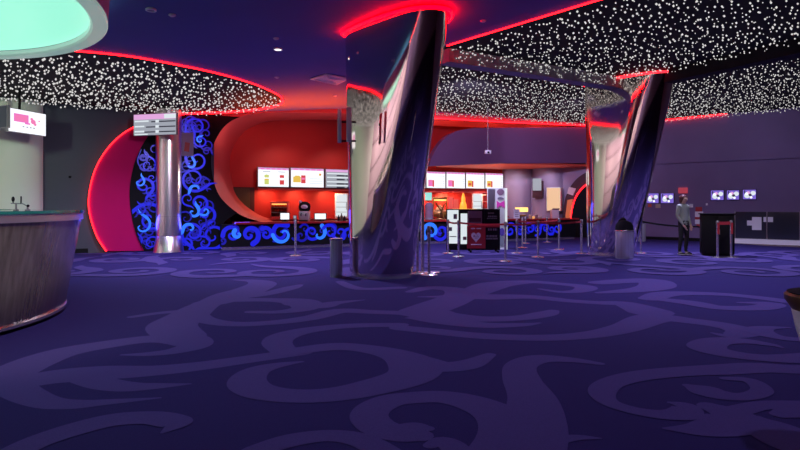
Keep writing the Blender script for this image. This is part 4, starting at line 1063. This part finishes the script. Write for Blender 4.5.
m = MB(); m.lathe(p, [(r, 0), (r, h*.75), (r*.93, h*.9), (r*.7, h*.97), (r*.3, h)], 24); m.build('body', M['mauve'], t, smooth=60)
m = MB(); m.lathe(p, [(r*1.02, .02), (r*1.03, .05), (r*1.02, .08)], 24); m.build('base_band', M['grey'], t)
p = on_counter(440.5, .25); t = thing('scoop_stand', 'bronze stand with two leaning arms in front of the popcorn warmer', 'stand', p)
m = MB(); m.box(p+Vector((0, 0, .02)), (.36, .2, .04), 0, .01); m.build('base', M['gold'], t)
for s_ in (-1, 1):
    m = MB(); m.tube([p+Vector((.1*s_+.02, 0, .03)), p+Vector((s_*.05-.05*s_+.04, 0, .3)), p+Vector((-s_*.17, 0, .62))], [.03, .035, .025]); m.build('arm', M['gold'], t)
# tall grey shelf rack next to the standee
p = on_back(485, .3); h = zat(194.5, p.y)-BZ
t = thing('shelf_rack', 'dark grey shelf rack on the back counter between fridge and standee', 'shelf', p)
for s_ in (-1, 1):
    m = MB(); m.box(p+Vector((s_*.13, 0, h/2)), (.02, .3, h)); m.build('side', M['grey'], t)
for q in (.02, .35, .68, .98):
    m = MB(); m.box(p+Vector((0, 0, h*q)), (.26, .3, .02)); m.build('shelf', M['grey'], t)
# right end of the counter
p = on_counter(521.5, .3); w_ = 13.5*p.y/F
t = thing('food_warmer', 'food warmer with a glowing cream lamp hood behind the paper sign', 'food warmer', p)
ht = zat(207.5, p.y)-CZ
m = MB(); m.box(p+Vector((0, 0, .04)), (w_*.8, .4, .08), 0, .01); m.build('tray', M['greymetal'], t)
for s_ in (-1, 1):
    m = MB(); m.box(p+Vector((s_*w_*.40, .12, ht*.45)), (.03, .03, ht*.9)); m.build('upright', M['greymetal'], t)
m = MB(); m.prism([p+Vector((x, y, ht*.62)) for x, y in ((-w_*.4, -.2), (w_*.4, -.2), (w_*.4, .2), (-w_*.4, .2))], (0, 0, ht*.38)); m.build('lamp_hood', M['warm'], t, smooth=0)
m = MB(); m.box(p+Vector((0, -.1, .12)), (w_*.6, .2, .08), 0, .02); m.build('food_tray', M['gold'], t)
p = on_counter(516.7, .64); w_ = 6*p.y/F; p.z = CZ
t = thing('paper_sign', 'white paper sign in a clear stand at the counter edge, right of the standee', 'sign', p)
m = MB(); m.box(p+Vector((0, 0, .012)), (w_, .08, .024)); m.build('stand', M['clear'], t)
m = MB(); m.box(p+Vector((0, 0, .20)), (w_, .01, .36)); m.build('sheet', M['paper'], t)
m = MB()
for i in range(4): m.box(p+Vector((0, -.007, .10+.07*i)), (w_*.6, .003, .02))
m.build('print_lines', M['mauve'], t)
g = random.Random(6)
for i, (x, mm, r, h, lb) in enumerate(((530.5, 'cream', .07, .14, 'small cream tub on the counter just right of the food warmer'), (533.5, 'warm_soft', .06, .10, 'small glowing orange tub on the counter, second right of the food warmer'),
                                       (536.5, 'mauve', .05, .16, 'small mauve tub on the counter, third right of the food warmer'), (540, 'cream', .08, .09, 'low cream tub on the counter, left of the pale carton'))):
    p = on_counter(x, .3); t = thing('tub', lb, 'tub', p, group='tubs on the counter end')
    m = MB(); m.lathe(p, [(r*.8, 0), (r, h)], 16); m.build('body', M[mm], t)
    m = MB(); m.lathe(p, [(r*1.06, h-.01), (r*1.06, h+.01)], 16); m.build('lid', M['white'], t)
p = on_counter(554.5, .3); w_ = 7*p.y/F; t = thing('carton', 'pale open carton on the right end of the counter below the peach lightbox', 'box', p)
m = MB(); m.box(p+Vector((0, 0, .17)), (w_, .3, .34), 0, .006); m.build('body', M['drumside'], t)
m = MB(); m.prism([p+Vector((-w_/2, -.15, .34)), p+Vector((w_/2, -.15, .34)), p+Vector((w_/2, -.26, .40)), p+Vector((-w_/2, -.26, .40))], (0, .006, .006)); m.build('flap', M['cream'], t, smooth=0)
# lavender wall: display, peach lightbox
LA, LB_ = (5.0, 26.95), c_r
LT = (Vector((*LB_, 0))-Vector((*LA, 0))).normalized(); LN = Vector((LT.y, -LT.x, 0))
def lwp(x, y, off): o = LN*off; return on_line((LA[0]+o.x, LA[1]+o.y), (LB_[0]+o.x, LB_[1]+o.y), x, y)
def lbox(name, x0, x1, y0, y1, off, th, mm, parent):
    a = lwp(x0, y1, off); b = lwp(x1, y1, off); xm = (x0+x1)/2; z0, z1 = lwp(xm, y1, off).z, lwp(xm, y0, off).z
    m = MB(); m.prism([ppt(a, z0), ppt(b, z0), ppt(b, z0)-LN*th, ppt(a, z0)-LN*th], (0, 0, z1-z0)); return m.build(name, M[mm], parent, smooth=0)
t = thing('wall_monitor', 'grey screen in a dark red surround on the lavender wall', 'screen', lwp(537, 188, .6))
lbox('surround', 532.5, 542.5, 181, 198, .64, .62, 'wine', t); lbox('screen', 532.7, 541, 178.5, 190.5, .70, .06, 'screen_grey', t); lbox('lower_panel', 533.5, 540.5, 191.5, 196, .66, .02, 'wine', t)
t = thing('lightbox', 'blank peach glowing lightbox on the lavender wall', 'lightbox', lwp(553.5, 200, .6))
lbox('housing', 546.5, 560.5, 187.6, 211, .66, .62, 'white', t); lbox('glowing_face', 547, 560, 188, 210.5, .675, .02, 'peach', t)
# dark archway with neon arc
t = thing('archway', 'dark red curved archway with neon arc beside the second pillar', 'archway', ppt(lwp(580, 205, .5), 0))
oc = catmull([(592,170.5),(585,173),(577,178.5),(570.5,186.5),(566,196),(563.5,208),(562,224),(561.5,240)], 5)
AP = [lwp(x, y, .45) for x, y in oc]; 
for q in AP: q.z = max(q.z, .0)
AP[-1].z = 0
q1 = lwp(592, 205, .45); 
m = MB(); m.prism(AP+[ppt(q1, 0)], -LN*.42); m.build('surround', M['wine'], t, smooth=0)
na = [lwp(x, y, .50) for x, y in catmull([(591,182.5),(584,186.5),(578,193.5),(574,202),(571.5,213),(570.5,226),(570.3,238)], 5)]
for q in na: q.z = max(q.z, .05)
m = MB(); m.tube(na, .024, 8); m.build('neon_tube', M['neon'], t)
m = MB(); m.prism([ppt(v, max(v.z-.05, .02)) for v in na]+[ppt(lwp(592, 205, .5), .02)], LN*.012); m.build('dark_opening', M['black'], t, smooth=0)
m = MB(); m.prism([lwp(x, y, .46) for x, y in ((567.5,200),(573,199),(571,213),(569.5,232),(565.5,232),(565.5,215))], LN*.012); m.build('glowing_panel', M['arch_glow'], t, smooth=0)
m = MB(); m.prism([lwp(x, y, .46) for x, y in ((569,187),(576,188.5),(573,195.5),(567,193.5))], LN*.015); m.build('print_panel', M['drumside'], t, smooth=0)
m = MB(); p = on_line((3.4, 0), (3.4, 1), 400) if False else None
# small poster on the scroll panel
m = MB(); a = pi(181.5, 156, .22); b = pi(193.5, 156, .22); m.prism([a, b, b-N*.02, a-N*.02], (0, 0, pi(187, 133, .22).z-a.z))
t = tag(m.build('poster', M['lavender'], smooth=0), 'small violet-grey poster on the blue scrollwork right of the steel column', 'poster')
m = MB(); m.prism([pi(184, 151, .225), pi(189, 152, .225), pi(190, 143, .225), pi(185, 142, .225)], N*.004); m.build('red_print', M['posterred'], t, smooth=0)
m = MB(); p = pi(70, 177, .0); 
t = tag((m.box(p, (.06, .05, .06), 0, .01), m.build('wall_button', M['black']))[1], 'tiny black button on the dark grey wall left of the crimson panel', 'button')

# ------------------------------------------------------------------ standing person
def person():
    p = fl(683.5, 254.6)
    t = thing('person', 'standing person in grey sweater and black trousers, auburn hair, right of the second pillar', 'person', p, math.radians(24))
    V = []; E = []; R = []; TY = {}; cur = ['trousers']
    def v(co, r, parent=None):
        V.append(co); R.append(r if isinstance(r, tuple) else (r, r)); i = len(V)-1
        TY[i] = cur[0]
        if parent is not None: E.append((parent, i))
        return i
    pel = v((0, 0, .93), (.150, .110)); cur[0] = 'sweater'; sp = v((0, .005, 1.08), (.135, .100), pel); ch = v((0, .015, 1.25), (.150, .108), sp)
    uc = v((0, .02, 1.36), (.120, .090), ch); cur[0] = 'skin'; nb = v((0, .01, 1.43), .056, uc); nt = v((0, -.015, 1.485), .050, nb)
    h1 = v((0, -.035, 1.55), (.072, .088), nt); h2 = v((0, -.03, 1.625), (.066, .080), h1)
    v((0, -.135, 1.545), .013, h1)
    for s_ in (-1, 1): v((s_*.088, -.02, 1.56), .017, h1)
    for s_ in (-1, 1):
        cur[0] = 'sweater'; sh = v((s_*.165, .02, 1.365), .066, uc)
        if s_ < 0:
            el = v((s_*.225, .02, 1.09), .050, sh); fa = v((s_*.20, -.06, .96), .043, el); wr = v((s_*.165, -.135, .84), .026, fa); d = Vector((.03, -.05, -.09))
        else:
            el = v((s_*.235, .05, 1.09), .050, sh); fa = v((s_*.235, .0, .96), .043, el); wr = v((s_*.225, -.05, .84), .026, fa); d = Vector((-.01, -.02, -.10))
        cur[0] = 'skin'; w0 = Vector(V[wr]); pm = v(tuple(w0+d*.75), (.036, .018), wr)
        side = Vector((s_*.2, -.9, 0)).normalized()
        for k_, ln in enumerate((.070, .078, .073, .058)):
            b_ = Vector(V[pm])+side*(.026-.0175*k_)+d.normalized()*.02
            f1 = v(tuple(b_), .009, pm); f2 = v(tuple(b_+d.normalized()*ln*.55), .0085, f1); v(tuple(b_+d.normalized()*ln*.95+Vector((-s_*.014, 0, 0))), .007, f2)
        tb = v(tuple(w0+d*.45+side*.038), .010, pm); v(tuple(w0+d*.85+side*.055), .008, tb)
        cur[0] = 'trousers'; hp = v((s_*.090, 0, .84), .092, pel); kn = v((s_*.098, -.03 if s_ > 0 else .0, .49), .062, hp)
        an = v((s_*.105, .02 if s_ > 0 else .05, .10), .042, kn); ft = v((s_*.115, -.05 if s_ > 0 else -.02, .045), .036, an); v((s_*.125, -.13 if s_ > 0 else -.10, .035), .028, ft)
    me = bpy.data.meshes.new('body_base'); me.from_pydata(V, E, []); o = bpy.data.objects.new('body_base', me); col.objects.link(o)
    md = o.modifiers.new('skin', 'SKIN'); md.use_smooth_shade = True
    for i, r in enumerate(R):
        sv = me.skin_vertices[0].data[i]; sv.radius = r; sv.use_root = (i == 0)
    sb = o.modifiers.new('sub', 'SUBSURF'); sb.levels = 2; sb.render_levels = 2
    dg = bpy.context.evaluated_depsgraph_get(); dg.update()
    nm = bpy.data.meshes.new_from_object(o.evaluated_get(dg)); bpy.data.objects.remove(o)
    nm.name = 'body'
    while len(nm.materials): nm.materials.pop()
    for k_ in ('skin', 'sweater', 'trousers', 'white'): nm.materials.append(M[k_])
    idx = {'skin': 0, 'sweater': 1, 'trousers': 2}
    for f in nm.polygons:
        c = f.center; best = None
        for a_, b_ in E:
            A_, B_ = Vector(V[a_]), Vector(V[b_]); ab = B_-A_; u_ = max(0, min(1, (c-A_).dot(ab)/max(ab.length_squared, 1e-9)))
            d_ = (c-(A_+ab*u_)).length-(max(R[a_])*(1-u_)+max(R[b_])*u_)*.8
            if best is None or d_ < best[0]: best = (d_, TY[b_])
        mi = idx[best[1]]
        if mi == 2 and c.z > .97: mi = 1
        if mi == 2 and c.z < .075: mi = 3
        f.material_index = mi
        f.use_smooth = True
    b = bpy.data.objects.new('body', nm); col.objects.link(b); b.parent = t
    m = MB()                                            # hair: cap, fringe and knot at the back
    m.ball((0, .005, 1.605), .105, 20, (.88, 1.02, .86)); m.ball((0, .105, 1.62), .045, 12); m.ball((0, .07, 1.53), .075, 14, (1, .7, 1.1))
    m.tube([(-.075, -.055, 1.63), (-.085, -.02, 1.55), (-.08, .01, 1.47)], [.03, .028, .012]); m.tube([(.075, -.055, 1.63), (.085, -.02, 1.55), (.08, .01, 1.47)], [.03, .028, .012])
    hr = m.build('hair', M['hair'], t, world=False, smooth=60); hr['label'] = 'auburn hair'
    for s_ in (-1, 1):
        m = MB(); m.ball((s_*.030, -.108, 1.565), .010, 8, (1.3, .6, .8)); m.build('eye', M['black'], t, world=False)
        m = MB(); m.tube([(s_*.012, -.112, 1.585), (s_*.045, -.10, 1.587)], .004, 6); m.build('eyebrow', M['hair'], t, world=False)
        ox, oy = s_*.118, (-.06 if s_ > 0 else -.03)
        m = MB(); m.ball((ox, oy, .035), .05, 14, (.95, 2.5, .75)); sh_ = m.build('shoe', M['black'], t, world=False, smooth=60)
        m = MB(); m.ball((ox, oy, .018), .05, 14, (1.02, 2.6, .36)); m.build('sole', M['white'], sh_, world=False, smooth=60)
    m = MB(); m.tube([(-.022, -.112, 1.508), (0, -.118, 1.506), (.022, -.112, 1.508)], .005, 6); m.build('mouth', M['posterred'], t, world=False)
    return t
person()

# ------------------------------------------------------------------ lights of the hall, many of them added fill
def lamp(name, kind, loc, target, power, color, size=.3, angle=120, blend=.8, sy=None):
    L = bpy.data.lights.new(name, kind); L.energy = power; L.color = color
    if kind == 'AREA': 
        L.size = size
        if sy: L.shape = 'RECTANGLE'; L.size_y = sy
    elif kind == 'SPOT': L.spot_size = math.radians(angle); L.spot_blend = blend; L.shadow_soft_size = size
    else: L.shadow_soft_size = size
    o = bpy.data.objects.new(name, L); col.objects.link(o); o.location = loc
    o.rotation_euler = (Vector(target)-Vector(loc)).to_track_quat('-Z', 'Y').to_euler()
    return o
LIL = (.58, .54, 1.0)
for x, y, pw in ((-3.0, 13.5, 120), (3.5, 9.5, 45), (-2.5, 6.0, 30), (1.5, 17.5, 150), (8.0, 17.0, 150), (6.0, 10.5, 70), (12.0, 14.0, 90), (-6.5, 14.5, 60), (3.0, 3.0, 15)):  # added spots for general brightness, without fixtures
    lamp('hall_fill', 'SPOT', (x, y, zc(x)-.35), (x, y, 0), pw*9.0, LIL, .12, 135)
for y in (-7, -3, 1, 5, 9):                             # added fill on the pale entrance wall, so the pillars mirror it bright
    lamp('wall_fill', 'AREA', (-12.6, y, 4.1), (-15, y, 1.6), 185, (1.0, .80, .88), 1.0)
for x in (-12, -8):  # added fill on the unseen back wall
    lamp('wall_fill', 'AREA', (x, -7.8, 4.2), (x, -10, 1.6), 90, (1.0, .85, .88), 1.0)
# concession
for x in (270, 300, 330, 380, 425, 450, 480):
    p = menu_pt(x, .35, 1.90); q = menu_pt(x, .15, 1.0)
    lamp('ledge_lamp', 'AREA', p, q, 8 if x < 400 else 26, (1.0, .45, .22), .5, sy=.12)
for x, y in ((290, 1.1), (345, 1.1), (410, 1.1), (460, 1.2), (500, 1.2)):  # added spots brightening the concession interior
    p = menu_pt(x, 1.35, 3.9 if x < 420 else 2.9); q = menu_pt(x, .4, 1.2); lamp('concession_fill', 'SPOT', p, q, 60, (1.0, .74, .68), .08, 120)
for x in (230, 280, 330):  # added spots in mid-air that redden the cove
    p = pi(x, 205, .4); p.z = 3.2; lamp('cove_fill', 'SPOT', p, (p.x, p.y+2.0, 4.4), 22, (1.0, .45, .40), .2, 140)
for x in (518, 552):
    p = lwp(x, 205, 1.3); lamp('wall_lamp', 'SPOT', (p.x, p.y, 2.95), (p.x, p.y+1.2, 1.2), 30, (.92, .86, 1.0), .08, 120)
p = lwp(545, 205, 2.0); 
for x in (450, 495, 560):  # added uplights in mid-air brightening the soffit underside
    q = pi(x, 205, -1.0); lamp('soffit_fill', 'SPOT', (q.x, q.y, 2.05), (q.x, q.y, 3.1), 32, (1.0, .42, .25), .1, 150)
lamp('soffit_fill', 'SPOT', (p.x, p.y, 1.2), (p.x-1, p.y, 3.0), 40, (1.0, .5, .35), .2, 140)  # one more added uplight for the soffit
for x in (265, 310, 350):                               # added uplights for the red wash over the ceiling before the opening
    p = pi(x, 205, .9); lamp('ceiling_wash_fill', 'SPOT', (p.x, p.y, 3.1), (p.x+.1, p.y-.5, 4.8), 300, (1.0, .085, .0), .2, 116)
for x in (440, 490, 540, 600):  # added uplights behind the fascia for the orange band above it
    p = pi(x, 205, -.75); lamp('ceiling_wash_fill', 'SPOT', (p.x, p.y, 3.5), (p.x, p.y, 4.75), 55, (1.0, .16, .08), .1, 150)
for x in (150, 195, 240):                               # blue spill of the backlit scrollwork
    p = pi(x, 205, .5); lamp('scroll_spill', 'AREA', (p.x, p.y, .9), (p.x+.4, p.y-1.0, 0), 9, (.05, .06, 1.0), .6)
lamp('hall_fill', 'SPOT', (6.0, 12.5, 4.3), (8.2, 16.3, 1.0), 260, (1.0, .92, .95), .15, 40)  # added spot brightening the person and podium
lamp('hall_fill', 'SPOT', (1.5, 15, 4.2), (3.6, 22.5, 3.6), 900, (.62, .5, .95), .2, 80)  # added spot brightening the fascia
lamp('hall_fill', 'SPOT', (5.5, 17.5, 4.2), (6.6, 24.0, 3.7), 420, (.66, .5, .92), .2, 70)  # added spot for the fascia's right part
p = menu_pt(290, 1.0, 2.3); lamp('concession_fill', 'SPOT', p, pi(228, 200), 60, (1.0, .85, .85), .1, 60)  # added spot whitening the lower cove
lamp('bar_side_fill', 'SPOT', (-8.6, 10.0, 3.75), (-12, 15.5, 1.6), 420, (.82, 1.0, .80), .2, 80)  # added greenish fill on the pale wall
lamp('bar_side_fill', 'SPOT', (-1.5, 2.5, 4.5), (-4.6, 6.3, .7), 520, (1.0, .86, .82), .3, 50)  # added warm fill on the bar front
lamp('hall_fill', 'SPOT', (8.5, 16.5, 4.2), (12, 22, 1.9), 330, (.70, .62, 1.0), .2, 90)  # added spot brightening the purple wall
lamp('hall_fill', 'SPOT', (-3, 10, 4.0), (-8.5, 17.2, 1.0), 520, (.85, .75, .95), .2, 52)  # added spot brightening the grey wall and crimson panel
W = bpy.data.worlds.new('world'); scene.world = W; W.use_nodes = True
W.node_tree.nodes['Background'].inputs[0].default_value = (.25, .22, .45, 1); W.node_tree.nodes['Background'].inputs[1].default_value = .05
scene.view_settings.view_transform = 'Standard'; scene.view_settings.look = 'None'; scene.view_settings.gamma = 1.0
scene.view_settings.exposure = 0.0
scene.cycles.caustics_reflective = False; scene.cycles.max_bounces = 8; scene.cycles.sample_clamp_indirect = 6.0; scene.cycles.use_denoising = True
